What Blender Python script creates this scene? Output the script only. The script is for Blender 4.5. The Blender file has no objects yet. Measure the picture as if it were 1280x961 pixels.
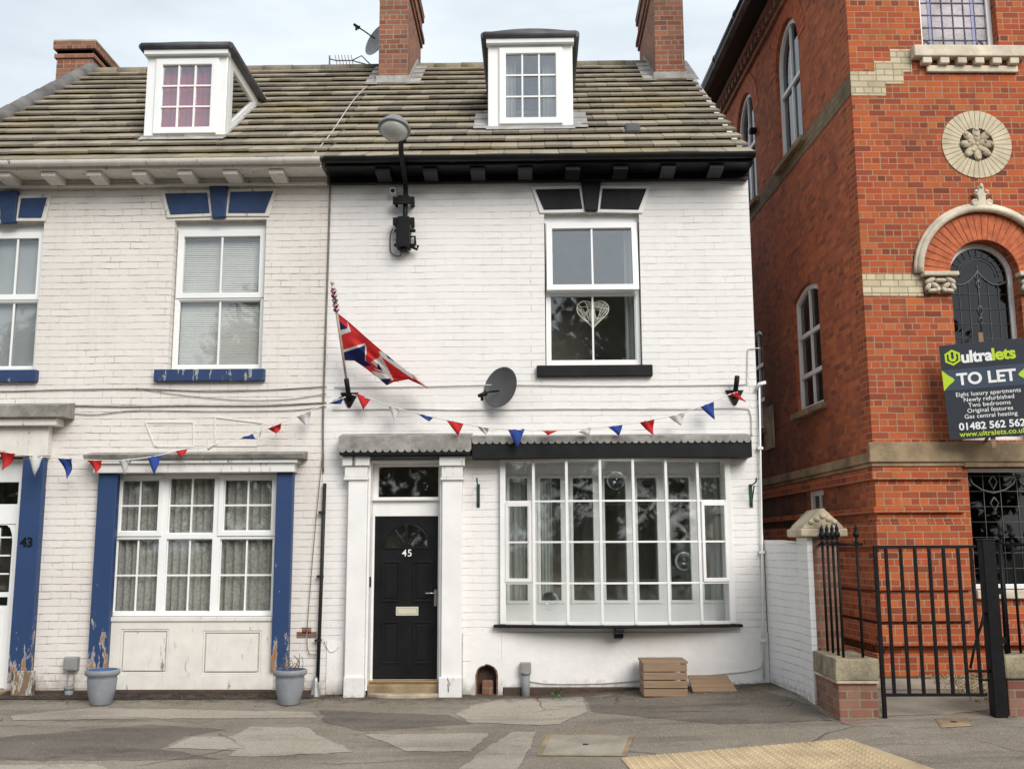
import bpy, bmesh, math, random
from mathutils import Vector, Matrix, noise as mnoise
from mathutils.geometry import tessellate_polygon
R = math.radians
random.seed(7)
S = bpy.context.scene
COL = S.collection

# ------------------------------------------------------------------ camera
FPX, DIST, CAMH = 1270.0, 12.0, 1.66
CROT = Matrix.Rotation(R(1.2), 3, 'Z') @ Matrix.Rotation(R(90 + 9.08), 3, 'X') @ Matrix.Rotation(-0.004, 3, 'Z')
CPOS = Vector((0, -DIST, CAMH))
cam_d = bpy.data.cameras.new('camera'); cam = bpy.data.objects.new('camera', cam_d); COL.objects.link(cam)
cam.matrix_world = Matrix.Translation(CPOS) @ CROT.to_4x4()
cam_d.sensor_width = 36.0; cam_d.lens = FPX / 1280 * 36.0; cam_d.clip_start = 0.05; cam_d.clip_end = 2000
S.camera = cam

# ------------------------------------------------------------------ world, sun, exposure
SUN_EL, SUN_AZ = R(34), R(30)          # azimuth measured from -Y (behind the camera) towards +X
W = bpy.data.worlds.new('World'); S.world = W; W.use_nodes = True
nt = W.node_tree; nt.nodes.clear()
def wn(t, **k):
    n = nt.nodes.new(t)
    for a, b in k.items(): setattr(n, a, b)
    return n
sky = wn('ShaderNodeTexSky'); sky.sky_type = 'NISHITA'; sky.sun_disc = False
sky.sun_elevation = SUN_EL; sky.sun_rotation = math.pi - SUN_AZ
sky.air_density = 1.0; sky.dust_density = 2.0
tc = wn('ShaderNodeTexCoord'); mp = wn('ShaderNodeMapping'); mp.inputs['Scale'].default_value = (1.4, 1.4, 5.5)
mp.inputs['Rotation'].default_value = (0.12, 0.1, 0.4)
ns = wn('ShaderNodeTexNoise'); ns.inputs['Scale'].default_value = 1.6; ns.inputs['Detail'].default_value = 7; ns.inputs['Roughness'].default_value = 0.55
rp = wn('ShaderNodeValToRGB'); rp.color_ramp.elements[0].position = 0.33; rp.color_ramp.elements[1].position = 0.66
rp.color_ramp.elements[0].color = (.60, .60, .60, 1); rp.color_ramp.elements[1].color = (.98, .98, .98, 1)
mx = wn('ShaderNodeMix', data_type='RGBA'); mx.inputs[7].default_value = (8.6, 9.35, 9.9, 1)
bg = wn('ShaderNodeBackground'); bg.inputs['Strength'].default_value = 0.072
wo = wn('ShaderNodeOutputWorld')
nt.links.new(tc.outputs['Generated'], mp.inputs['Vector']); nt.links.new(mp.outputs[0], ns.inputs['Vector'])
nt.links.new(ns.outputs['Fac'], rp.inputs['Fac']); nt.links.new(rp.outputs['Color'], mx.inputs[0])
nt.links.new(sky.outputs[0], mx.inputs[6]); nt.links.new(mx.outputs[2], bg.inputs['Color']); nt.links.new(bg.outputs[0], wo.inputs['Surface'])
sun_d = bpy.data.lights.new('sun', 'SUN'); sun_d.energy = 2.1; sun_d.angle = R(36); sun_d.color = (1, .965, .91)
sun = bpy.data.objects.new('sun', sun_d); COL.objects.link(sun)
_sd = Vector((math.sin(SUN_AZ) * math.cos(SUN_EL), -math.cos(SUN_AZ) * math.cos(SUN_EL), math.sin(SUN_EL)))
sun.rotation_euler = _sd.to_track_quat('Z', 'Y').to_euler(); sun.location = (4, -14, 18)
vs = S.view_settings; vs.view_transform = 'Standard'; vs.look = 'None'; vs.gamma = 1; vs.exposure = 0.58; vs.use_curve_mapping = False
S.cycles.max_bounces = 6; S.cycles.transparent_max_bounces = 8

# ------------------------------------------------------------------ measuring: photograph pixels to points in the place
def ray(px, py): return CROT @ Vector(((px - 640) / FPX, -(py - 480.5) / FPX, -1))
def F(px, py, Y=0.0):
    d = ray(px, py); return CPOS + d * ((Y + DIST) / d.y)
def RECT(x0, y0, x1, y1, Y=0.0):
    a, b, c, d = F(x0, y0, Y), F(x1, y0, Y), F(x0, y1, Y), F(x1, y1, Y)
    return (a.x + c.x) / 2, (b.x + d.x) / 2, (c.z + d.z) / 2, (a.z + b.z) / 2      # X0 X1 Z0 Z1
def PXZ(pts, Y=0.0):
    return [(F(x, y, Y).x, F(x, y, Y).z) for x, y in pts]
def gz(x, y):
    a = 0.0 if x < 0 else (0.05 * x if x < 3.2 else 0.16 + 0.012 * (x - 3.2))
    return a + 0.045 * min(0, max(y, -6))
def G(px, py):
    d = ray(px, py); z = 0.0
    for _ in range(12):
        p = CPOS + d * ((z - CAMH) / d.z); z = gz(p.x, p.y)
    return p

# ------------------------------------------------------------------ mesh helpers
def bmn(): return bmesh.new()
def box(bm, x0, x1, y0, y1, z0, z1):
    v = [bm.verts.new((x, y, z)) for x in (x0, x1) for y in (y0, y1) for z in (z0, z1)]
    for f in ((0, 1, 3, 2), (4, 6, 7, 5), (0, 4, 5, 1), (2, 3, 7, 6), (0, 2, 6, 4), (1, 5, 7, 3)):
        bm.faces.new([v[i] for i in f])
    return v
def slab(bm, outer, a0, a1, holes=(), axis='y'):
    """extrude a polygon with holes, drawn in (x,z) or (y,z), along the remaining axis"""
    def P(u, w, a):
        return (u, a, w) if axis == 'y' else ((a, u, w) if axis == 'x' else (u, w, a))
    loops = [list(outer)] + [list(h) for h in holes]
    if holes:
        flat = [p for lp in loops for p in lp]
        faces = [[flat[i] for i in tri] for tri in tessellate_polygon([[Vector((u, w, 0)) for u, w in lp] for lp in loops])]
        cache = {}
        def gv(u, w, a):
            k = (round(u, 5), round(w, 5), a)
            if k not in cache: cache[k] = bm.verts.new(P(u, w, a))
            return cache[k]
        for f in faces:
            for a in (a0, a1):
                try: bm.faces.new([gv(u, w, a) for u, w in f])
                except ValueError: pass
        for lp in loops:
            n = len(lp)
            for i in range(n):
                p, q = lp[i], lp[(i + 1) % n]
                try: bm.faces.new([gv(*p, a0), gv(*q, a0), gv(*q, a1), gv(*p, a1)])
                except ValueError: pass
    else:
        A = [bm.verts.new(P(u, w, a0)) for u, w in outer]; B = [bm.verts.new(P(u, w, a1)) for u, w in outer]
        bm.faces.new(A); bm.faces.new(B[::-1]); n = len(A)
        for i in range(n): bm.faces.new([A[i], A[(i + 1) % n], B[(i + 1) % n], B[i]])
def rc(X0, X1, Z0, Z1): return [(X0, Z0), (X1, Z0), (X1, Z1), (X0, Z1)]
def frame(bm, X0, X1, Z0, Z1, w, y0, y1, axis='y'):
    slab(bm, rc(X0, X1, Z0, Z1), y0, y1, [rc(X0 + w, X1 - w, Z0 + w, Z1 - w)], axis)
def tube(bm, pts, r, seg=8, cap=True):
    pts = [Vector(p) for p in pts]; rings = []; up = None
    for i, p in enumerate(pts):
        d = (pts[min(i + 1, len(pts) - 1)] - pts[max(i - 1, 0)]).normalized()
        if up is None or abs(d.dot(up)) > .95: up = Vector((0, 0, 1)) if abs(d.z) < .9 else Vector((0, 1, 0))
        a = d.cross(up).normalized(); b = d.cross(a).normalized()
        rr = r[i] if isinstance(r, (list, tuple)) else r
        rings.append([bm.verts.new(p + (a * math.cos(t) + b * math.sin(t)) * rr) for t in [2 * math.pi * k / seg for k in range(seg)]])
    for A, B in zip(rings, rings[1:]):
        for k in range(seg):
            f = bm.faces.new([A[k], A[(k + 1) % seg], B[(k + 1) % seg], B[k]]); f.smooth = True
    if cap: bm.faces.new(rings[0][::-1]); bm.faces.new(rings[-1])
def curve_pts(ctrl, n=10):
    """Catmull-Rom through control points"""
    c = [Vector(p) for p in ctrl]; c = [2 * c[0] - c[1]] + c + [2 * c[-1] - c[-2]]; out = []
    for i in range(1, len(c) - 2):
        for k in range(n):
            t = k / n; p0, p1, p2, p3 = c[i - 1:i + 3]
            out.append(.5 * ((2 * p1) + (p2 - p0) * t + (2 * p0 - 5 * p1 + 4 * p2 - p3) * t * t + (3 * p1 - p0 - 3 * p2 + p3) * t ** 3))
    out.append(c[-2]); return out
def lathe(bm, prof, c, seg=24, mat_=None):
    c = Vector(c); rings = []
    for r, z in prof:
        ring = []
        for k in range(seg):
            p = Vector((max(r, 1e-4) * math.cos(2 * math.pi * k / seg), max(r, 1e-4) * math.sin(2 * math.pi * k / seg), z))
            if mat_: p = mat_ @ p
            ring.append(bm.verts.new(c + p))
        rings.append(ring)
    for A, B in zip(rings, rings[1:]):
        for k in range(seg):
            f = bm.faces.new([A[k], A[(k + 1) % seg], B[(k + 1) % seg], B[k]]); f.smooth = True
    bm.faces.new(rings[0][::-1]); bm.faces.new(rings[-1])
def ball(bm, c, rad, seg=10, rings=7, rot=None):
    c = Vector(c); rad = Vector(rad if hasattr(rad, '__len__') else (rad,) * 3)
    M = Matrix.Diagonal(rad).to_4x4()
    if rot: M = rot.to_4x4() @ M
    r = bmesh.ops.create_uvsphere(bm, u_segments=seg, v_segments=rings, radius=1, matrix=Matrix.Translation(c) @ M)
    for v in r['verts']:
        for f in v.link_faces: f.smooth = True
def arch(cx, cz, r, n=16, a0=math.pi, a1=0.0): return [(cx + r * math.cos(a0 + (a1 - a0) * k / n), cz + r * math.sin(a0 + (a1 - a0) * k / n)) for k in range(n + 1)]

OFF = {}
def root_of(o):
    while o.parent: o = o.parent
    return o
def uvbox(me):
    uv = me.uv_layers.new(name='UVMap'); V = me.vertices
    for p in me.polygons:
        n = p.normal; ax = 0 if abs(n.x) > abs(n.y) and abs(n.x) >= abs(n.z) else (1 if abs(n.y) >= abs(n.z) else 2)
        for li in p.loop_indices:
            c = V[me.loops[li].vertex_index].co
            uv.data[li].uv = (c.y, c.z) if ax == 0 else ((c.x, c.z) if ax == 1 else (c.x, c.y))
def obj(name, bm, m, parent=None, bevel=0.0, label=None, recalc=True, keepuv=False):
    if recalc: bmesh.ops.recalc_face_normals(bm, faces=bm.faces)
    me = bpy.data.meshes.new(name); bm.to_mesh(me); bm.free()
    if not keepuv: uvbox(me)
    for x in (m if isinstance(m, (list, tuple)) else [m]): me.materials.append(x)
    o = bpy.data.objects.new(name, me); COL.objects.link(o)
    if parent:
        o.parent = parent; off = OFF.get(root_of(parent).name, Vector())
        me.transform(Matrix.Translation(-off))
    if bevel:
        b = o.modifiers.new('bevel', 'BEVEL'); b.width = bevel; b.segments = 2; b.limit_method = 'ANGLE'; b.angle_limit = R(40)
    if label: o['label'] = label
    return o
def tag(o, label, cat, group=None, kind=None):
    if label: o['label'] = label
    if cat: o['category'] = cat
    if group: o['group'] = group
    if kind: o['kind'] = kind
    return o
def thing(name, loc, label, cat, group=None):
    o = bpy.data.objects.new(name, None); COL.objects.link(o); o.location = loc; o.empty_display_size = .2
    OFF[o.name] = Vector(loc); return tag(o, label, cat, group)
def solo(name, bm, m, label, cat, group=None, bevel=0.0, **k):
    """a thing that is one mesh: its origin goes to the middle of its base"""
    o = obj(name, bm, m, None, bevel, **k); me = o.data
    xs = [v.co for v in me.vertices]
    c = Vector(((min(p.x for p in xs) + max(p.x for p in xs)) / 2, (min(p.y for p in xs) + max(p.y for p in xs)) / 2, min(p.z for p in xs)))
    me.transform(Matrix.Translation(-c)); o.location = c; OFF[o.name] = c
    return tag(o, label, cat, group)
def struct(name, bm, m, kind='structure', **k):
    o = obj(name, bm, m, None, **k); o['kind'] = kind; return o
def text_bm(s, size, depth=0.004, align='CENTER', bold=0.0, spacing=1.0):
    c = bpy.data.curves.new('lettering', 'FONT'); c.body = s; c.size = size; c.extrude = depth / 2; c.align_x = align; c.offset = bold; c.resolution_u = 4
    c.space_character = spacing
    o = bpy.data.objects.new('lettering', c); COL.objects.link(o)
    dg = bpy.context.evaluated_depsgraph_get(); me = bpy.data.meshes.new_from_object(o.evaluated_get(dg))
    bm = bmesh.new(); bm.from_mesh(me); bpy.data.objects.remove(o); bpy.data.curves.remove(c); bpy.data.meshes.remove(me)
    return bm
def lettering(s, size, M, **k):
    """text mesh: the font's x,y,z mapped by M (x right, z up, facing -y)"""
    bm = text_bm(s, size, **k); bm.transform(M @ Matrix.Rotation(R(90), 4, 'X')); return bm

# ------------------------------------------------------------------ materials
class N:
    def __init__(s, name):
        s.m = bpy.data.materials.new(name); s.m.use_nodes = True; s.t = s.m.node_tree; s.t.nodes.clear()
        s.out = s.n('ShaderNodeOutputMaterial'); s.b = s.n('ShaderNodeBsdfPrincipled'); s.l(s.b.outputs[0], s.out.inputs[0])
    def n(s, t, **k):
        x = s.t.nodes.new(t)
        for a, b in k.items(): setattr(x, a, b)
        return x
    def l(s, a, b): s.t.links.new(a, b)
    def val(s, sock, v):
        if hasattr(v, 'is_output') or isinstance(v, bpy.types.NodeSocket): s.l(v, sock)
        else: sock.default_value = (*v, 1) if hasattr(v, '__len__') and len(v) == 3 and sock.type == 'RGBA' else v
    def uv(s): return s.n('ShaderNodeTexCoord').outputs['UV']
    def ob(s): return s.n('ShaderNodeTexCoord').outputs['Object']
    def noise(s, vec, scale, detail=4, rough=.55, col=False):
        x = s.n('ShaderNodeTexNoise'); s.l(vec, x.inputs['Vector']); x.inputs['Scale'].default_value = scale
        x.inputs['Detail'].default_value = detail; x.inputs['Roughness'].default_value = rough
        return x.outputs['Color' if col else 'Fac']
    def scale(s, vec, sc):
        x = s.n('ShaderNodeMapping'); s.l(vec, x.inputs[0]); x.inputs['Scale'].default_value = sc; return x.outputs[0]
    def ramp(s, f, p0, p1, c0=(0, 0, 0), c1=(1, 1, 1)):
        x = s.n('ShaderNodeValToRGB'); s.l(f, x.inputs[0]); e = x.color_ramp.elements
        e[0].position = p0; e[1].position = p1; e[0].color = (*c0, 1); e[1].color = (*c1, 1); return x.outputs[0]
    def mix(s, f, a, b, mode='MIX'):
        x = s.n('ShaderNodeMix', data_type='RGBA', blend_type=mode); s.val(x.inputs[0], f); s.val(x.inputs[6], a); s.val(x.inputs[7], b); return x.outputs[2]
    def math(s, op, a, b=0.0):
        x = s.n('ShaderNodeMath', operation=op); s.val(x.inputs[0], a); s.val(x.inputs[1], b); return x.outputs[0]
    def bump(s, h, dist=.005, strength=1.0, prev=None):
        x = s.n('ShaderNodeBump'); s.l(h, x.inputs['Height']); x.inputs['Distance'].default_value = dist; x.inputs['Strength'].default_value = strength
        if prev: s.l(prev, x.inputs['Normal'])
        s.l(x.outputs[0], s.b.inputs['Normal']); return x.outputs[0]
    def wobble(s, vec, amt, scale):
        c = s.noise(vec, scale, 2, .5, True); x = s.n('ShaderNodeVectorMath', operation='MULTIPLY_ADD')
        s.l(c, x.inputs[0]); x.inputs[1].default_value = (amt, amt, 0); s.l(vec, x.inputs[2]); return x.outputs[0]
    def splash(s, c, dirt, top=.55, amt=.75):      # mud splashed up from the pavement, and drips
        sx = s.n('ShaderNodeSeparateXYZ'); s.l(s.uv(), sx.inputs[0])
        k = s.math('SUBTRACT', s.math('MULTIPLY', s.noise(s.scale(s.uv(), (1, .6, 1)), 9, 6, .7), 1.25), s.math('DIVIDE', sx.outputs[1], top))
        return s.mix(s.math('MULTIPLY', s.ramp(k, .22, .62), amt), c, dirt)
    def brick(s, vec, bw, bh, ms, smooth=.15, c1=(0, 0, 0), c2=(1, 1, 1), cm=(.5, .5, .5), bias=0.0, squash=False):
        x = s.n('ShaderNodeTexBrick'); s.l(vec, x.inputs['Vector']); i = x.inputs
        i['Scale'].default_value = 1; i['Brick Width'].default_value = bw; i['Row Height'].default_value = bh; i['Mortar Size'].default_value = ms
        x.squash = .5 if bw < 100 and squash else 1.0; x.squash_frequency = 3; i['Mortar Smooth'].default_value = smooth; i['Bias'].default_value = bias
        i['Color1'].default_value = (*c1, 1); i['Color2'].default_value = (*c2, 1); i['Mortar'].default_value = (*cm, 1)
        return x.outputs['Color'], x.outputs['Fac']

def mat(name, col, rough=.6, var=.12, vs_=3.0, bump=0.0, bs=60, metallic=0.0, spec=.4, speck=0.0, splash=False):
    g = N(name); v = g.ob()
    dark = tuple(c * (1 - var * 1.6) for c in col); lite = tuple(min(1, c * (1 + var)) for c in col)
    c = g.ramp(g.noise(v, vs_, 6, .6), .3, .7, dark, lite)
    if speck: c = g.mix(g.ramp(g.noise(v, 130, 2, .5), .60, .68), c, tuple(x * (1 - speck) for x in col))
    g.l(c, g.b.inputs['Base Color']); g.b.inputs['Roughness'].default_value = rough; g.b.inputs['Metallic'].default_value = metallic
    g.b.inputs['Specular IOR Level'].default_value = spec
    if splash: c = g.splash(c, (.30, .26, .21), .4)
    g.l(c, g.b.inputs['Base Color'])
    if bump: g.bump(g.noise(v, bs, 5, .6), bump)
    return g.m

def painted_brick(name, col, stain, joint, stain_amt, joint_amt, flake=0.0, bw=.235, bh=.0845, dist=.012):
    g = N(name); uv = g.wobble(g.uv(), .026, 1.9); uv2 = g.wobble(uv, .010, 13)
    rnd, fv = g.brick(uv2, bw, bh, .006, .5)
    _, fh = g.brick(uv2, 900.0, bh, .0055, .5)
    big = g.noise(g.uv(), .7, 6, .6); mid = g.noise(g.uv(), 4.5, 6, .65); fine = g.noise(g.uv(), 38, 4, .6)
    thick = g.ramp(g.noise(g.uv(), 1.3, 5, .65), .34, .62)                  # where paint has not filled the joints
    brk = g.ramp(g.noise(g.uv(), 5.5, 4, .7), .36, .60)
    fac = g.math('MAXIMUM', g.math('MULTIPLY', fh, g.math('ADD', .35, g.math('MULTIPLY', thick, .65))), g.math('MULTIPLY', fv, g.math('MULTIPLY', thick, .38)))
    fac = g.math('MULTIPLY', fac, g.math('ADD', .4, g.math('MULTIPLY', brk, .6)))
    c = g.mix(g.math('MULTIPLY', g.ramp(big, .42, .72), stain_amt), col, stain)
    streak = g.noise(g.scale(g.uv(), (7, .55, 1)), 1.0, 5, .65)
    c = g.mix(g.math('MULTIPLY', g.ramp(streak, .52, .75), stain_amt * .7), c, stain)
    c = g.mix(.22, c, g.ramp(rnd, 0, 1, tuple(x * .86 for x in col), tuple(min(1, x * 1.04) for x in col)))
    c = g.mix(g.math('MULTIPLY', g.math('MULTIPLY', fac, brk), joint_amt), c, joint)
    spk = g.ramp(g.noise(g.uv(), 21, 3, .6), .71, .76)
    c = g.mix(g.math('MULTIPLY', spk, .35), c, joint)
    if flake:
        fl = g.ramp(g.math('ADD', g.math('MULTIPLY', mid, .6), g.math('MULTIPLY', fine, .45)), .655, .685)
        c = g.mix(g.math('MULTIPLY', fl, flake), c, (.36, .30, .24))
    c = g.splash(c, (.30, .26, .20))
    g.l(c, g.b.inputs['Base Color']); g.b.inputs['Roughness'].default_value = .7; g.b.inputs['Specular IOR Level'].default_value = .25
    h = g.math('ADD', g.math('MULTIPLY', g.math('SUBTRACT', 1.0, fac), .7), g.math('ADD', g.math('MULTIPLY', rnd, .22), g.math('MULTIPLY', mid, .55)))
    h = g.math('ADD', h, g.math('MULTIPLY', fine, .22))
    g.bump(h, dist); return g.m

def red_brick(name, cols, mortar, soot=0.0, ms=.007, bw=.225, bh=.082, sootcol=(.045, .03, .025), bump=.007, sdir=None):
    g = N(name); uv = g.wobble(g.wobble(g.uv(), .010, 5), .005, 28)
    rnd, fac = g.brick(uv, bw, bh, ms, .12, squash=True)
    r = g.n('ShaderNodeValToRGB'); g.l(rnd, r.inputs[0]); cr = r.color_ramp
    cr.elements[0].color = (*cols[0], 1); cr.elements[1].color = (*cols[-1], 1)
    for i, cc in enumerate(cols[1:-1]): e = cr.elements.new((i + 1) / (len(cols) - 1)); e.color = (*cc, 1)
    c = g.mix(.30, r.outputs[0], g.mix(g.noise(g.uv(), 30, 5, .7), tuple(x * .55 for x in cols[1]), tuple(min(1, x * 1.35) for x in cols[1])))
    ob = g.uv()
    c = g.mix(fac, c, g.mix(g.noise(ob, 6, 4, .6), tuple(x * .65 for x in mortar), mortar))
    st = g.ramp(g.noise(g.scale(ob, (4.5, .32, 1)), 1.0, 6, .68), .54, .74); c = g.mix(g.math('MULTIPLY', st, .5), c, tuple(x * 1.3 for x in sootcol))        # water streaks
    ef = g.ramp(g.noise(ob, 2.1, 7, .7), .62, .74); c = g.mix(g.math('MULTIPLY', ef, .22), c, (.62, .50, .40))
    sm = g.ramp(g.noise(ob, .85, 7, .68), .5 - soot * .32, .78 - soot * .32)
    c = g.mix(g.math('MULTIPLY', sm, .35 + .5 * soot), c, sootcol)
    if sdir:                                   # old soot and damp, heaviest low down and away from the street
        sx = g.n('ShaderNodeSeparateXYZ'); g.l(ob, sx.inputs[0])
        grime = g.math('ADD', g.math('MULTIPLY', sx.outputs[1], -.13), g.math('ADD', g.math('MULTIPLY', sx.outputs[0], .10), g.math('MULTIPLY', g.noise(ob, 1.3, 6, .65), .9)))
        c = g.mix(g.math('MULTIPLY', g.ramp(grime, sdir[0], sdir[1]), .9), c, tuple(x * .8 for x in sootcol))
    g.l(c, g.b.inputs['Base Color']); g.b.inputs['Roughness'].default_value = .85; g.b.inputs['Specular IOR Level'].default_value = .2
    g.bump(g.math('ADD', g.math('SUBTRACT', 1.0, fac), g.math('MULTIPLY', g.noise(g.uv(), 60, 4, .6), .5)), bump); return g.m

def peel_paint(name, paint, wood, lo=0.56, hi=.60, rough=.45, up=None):
    g = N(name); v = g.ob(); n = g.noise(g.scale(v, (9, 9, 2.2)), 1.4, 8, .68)
    if up is not None:                        # more paint lost near the pavement
        sx = g.n('ShaderNodeSeparateXYZ'); g.l(g.uv(), sx.inputs[0])
        k = g.ramp(g.math('DIVIDE', sx.outputs[1], 2.6), 0.0, .42, (up,) * 3, (0, 0, 0)); n = g.math('ADD', n, k)
    msk = g.ramp(n, lo, hi); edge = g.ramp(n, lo - .035, lo)
    base = g.mix(g.noise(v, 6, 5, .6), tuple(c * .8 for c in paint), tuple(min(1, c * 1.15) for c in paint))
    c = g.mix(edge, base, (.55, .53, .48)); c = g.mix(msk, c, g.mix(g.noise(g.scale(v, (30, 30, 3)), 2, 4, .6), tuple(x * .55 for x in wood), wood))
    g.l(c, g.b.inputs['Base Color']); g.l(g.ramp(msk, 0, 1, (rough,) * 3, (.85,) * 3), g.b.inputs['Roughness'])
    g.bump(g.math('SUBTRACT', g.math('MULTIPLY', g.noise(v, 30, 4, .6), .3), msk), .003); return g.m

def glass(name, tint=(.90, .93, .92), refl=1.0, body=.08):
    g = N(name); g.t.nodes.remove(g.b)
    tr = g.n('ShaderNodeBsdfTransparent'); tr.inputs[0].default_value = (*tint, 1)
    gl = g.n('ShaderNodeBsdfGlossy'); gl.inputs['Roughness'].default_value = .015; gl.inputs[0].default_value = (.92, .95, .97, 1)
    lw = g.n('ShaderNodeLayerWeight'); lw.inputs[0].default_value = .5; sch = g.math('ADD', .04, g.math('MULTIPLY', g.math('POWER', lw.outputs['Facing'], 5.0), .9))
    nz = g.n('ShaderNodeBump'); nz.inputs['Distance'].default_value = .004; nz.inputs['Strength'].default_value = .35
    g.l(g.noise(g.uv(), 1.6, 2, .5), nz.inputs['Height']); g.l(nz.outputs[0], gl.inputs['Normal'])
    f = g.math('ADD', g.math('MULTIPLY', sch, refl), body)
    ms = g.n('ShaderNodeMixShader'); g.l(f, ms.inputs[0]); g.l(tr.outputs[0], ms.inputs[1]); g.l(gl.outputs[0], ms.inputs[2]); g.l(ms.outputs[0], g.out.inputs[0])
    return g.m

def cloth(name, col, transl=.25, weave=0.0, col2=None):
    g = N(name); v = g.ob()
    c = g.mix(g.noise(g.scale(v, (14, 14, 1.2)), 1, 3, .5), tuple(x * .8 for x in col), col)
    if weave: c = g.mix(g.ramp(g.noise(v, weave, 4, .7), .44, .58), c, col2)
    g.l(c, g.b.inputs['Base Color']); g.b.inputs['Roughness'].default_value = .9; g.b.inputs['Specular IOR Level'].default_value = .1
    tl = g.n('ShaderNodeBsdfTranslucent'); g.l(c, tl.inputs[0]); ms = g.n('ShaderNodeMixShader'); ms.inputs[0].default_value = transl
    g.l(g.b.outputs[0], ms.inputs[1]); g.l(tl.outputs[0], ms.inputs[2]); g.l(ms.outputs[0], g.out.inputs[0]); return g.m

def roof_mat():
    g = N('concrete_tiles'); v = g.ob()
    at = g.n('ShaderNodeAttribute'); at.attribute_name = 'rnd'
    c = g.ramp(at.outputs['Fac'], 0, 1, (.225, .195, .152), (.395, .345, .27))
    c = g.mix(g.ramp(g.noise(v, .9, 6, .62), .52, .70), c, (.32, .265, .15))          # lichen
    c = g.mix(g.math('MULTIPLY', g.ramp(g.noise(v, 3.4, 7, .7), .52, .66), .6), c, (.16, .13, .095))
    c = g.mix(g.math('MULTIPLY', g.ramp(g.noise(v, 26, 4, .7), .58, .68), .6), c, (.44, .40, .32))
    c = g.mix(g.math('MULTIPLY', g.ramp(g.noise(v, 45, 3, .6), .62, .68), .7), c, (.05, .045, .035))
    g.l(c, g.b.inputs['Base Color']); g.b.inputs['Roughness'].default_value = .9; g.b.inputs['Specular IOR Level'].default_value = .15
    g.bump(g.noise(v, 55, 5, .65), .008); return g.m

def asphalt(name, a, b, patch=False, grit=.5):
    g = N(name); v = g.ob()
    c = g.mix(g.ramp(g.noise(v, .8, 7, .62), .35, .65), a, b)
    c = g.mix(g.ramp(g.noise(g.scale(v, (.5, 2.2, 1)), 1.1, 6, .6), .50, .70), c, tuple(x * .74 for x in a))
    c = g.mix(g.math('MULTIPLY', g.ramp(g.noise(v, 3.2, 7, .72), .54, .66), .5), c, tuple(x * .60 for x in a))      # oil and damp
    vo = g.n('ShaderNodeTexVoronoi'); g.l(v, vo.inputs['Vector']); vo.inputs['Scale'].default_value = 105
    st = g.ramp(vo.outputs['Color'], .0, 1.0, (.42,) * 3, (1.5,) * 3)
    c = g.mix(grit, c, g.mix(1.0, c, st, 'MULTIPLY'))
    c = g.mix(g.ramp(g.noise(v, 55, 3, .6), .66, .70), c, tuple(min(.6, x * 1.8) for x in b))
    gum = g.n('ShaderNodeTexVoronoi'); g.l(v, gum.inputs['Vector']); gum.inputs['Scale'].default_value = 2.6
    c = g.mix(g.math('MULTIPLY', g.ramp(gum.outputs['Distance'], .045, .055, (1, 1, 1), (0, 0, 0)), .55), c, tuple(x * .45 for x in a))
    ck = g.n('ShaderNodeTexVoronoi', feature='DISTANCE_TO_EDGE'); g.l(g.wobble(g.wobble(v, .5, 1.3), .06, 9), ck.inputs['Vector']); ck.inputs['Scale'].default_value = .55
    crack = g.math('MULTIPLY', g.ramp(ck.outputs['Distance'], .003, .009, (1, 1, 1), (0, 0, 0)), g.ramp(g.noise(v, .9, 3, .5), .50, .58))
    c = g.mix(g.math('MULTIPLY', crack, .5), c, tuple(x * .22 for x in a))
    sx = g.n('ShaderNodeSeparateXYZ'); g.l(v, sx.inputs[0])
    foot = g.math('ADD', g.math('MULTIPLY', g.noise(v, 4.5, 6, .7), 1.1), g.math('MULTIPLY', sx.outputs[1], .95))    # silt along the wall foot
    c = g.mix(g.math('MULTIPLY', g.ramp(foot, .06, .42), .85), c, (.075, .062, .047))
    g.l(c, g.b.inputs['Base Color']); g.b.inputs['Roughness'].default_value = .92; g.b.inputs['Specular IOR Level'].default_value = .2
    h = g.math('ADD', vo.outputs['Distance'], g.math('MULTIPLY', g.noise(v, 25, 4, .6), .6))
    g.bump(g.math('SUBTRACT', h, g.math('MULTIPLY', crack, 2.0)), .007)
    if patch:                                                              # the edge of a worn patch breaks up into crumbs
        at = g.n('ShaderNodeAttribute'); at.attribute_name = 'edge'
        k = g.ramp(g.math('ADD', at.outputs['Fac'], g.math('MULTIPLY', g.math('SUBTRACT', g.noise(v, 22, 6, .75), .5), 1.5)), .30, .50)
        tr = g.n('ShaderNodeBsdfTransparent'); ms = g.n('ShaderNodeMixShader'); g.l(k, ms.inputs[0]); g.l(tr.outputs[0], ms.inputs[1]); g.l(g.b.outputs[0], ms.inputs[2]); g.l(ms.outputs[0], g.out.inputs[0])
    return g.m

def rnd_mat(name, c0, c1, rough=.8):
    g = N(name); at = g.n('ShaderNodeAttribute'); at.attribute_name = 'rnd'
    g.l(g.ramp(at.outputs['Fac'], 0, 1, c0, c1), g.b.inputs['Base Color']); g.b.inputs['Roughness'].default_value = rough; return g.m
def set_rnd(o, per=6):
    me = o.data; a = me.attributes.new('rnd', 'FLOAT', 'FACE'); r = 0
    for i in range(len(me.polygons)):
        if i % per == 0: r = random.random()
        a.data[i].value = r

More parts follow.
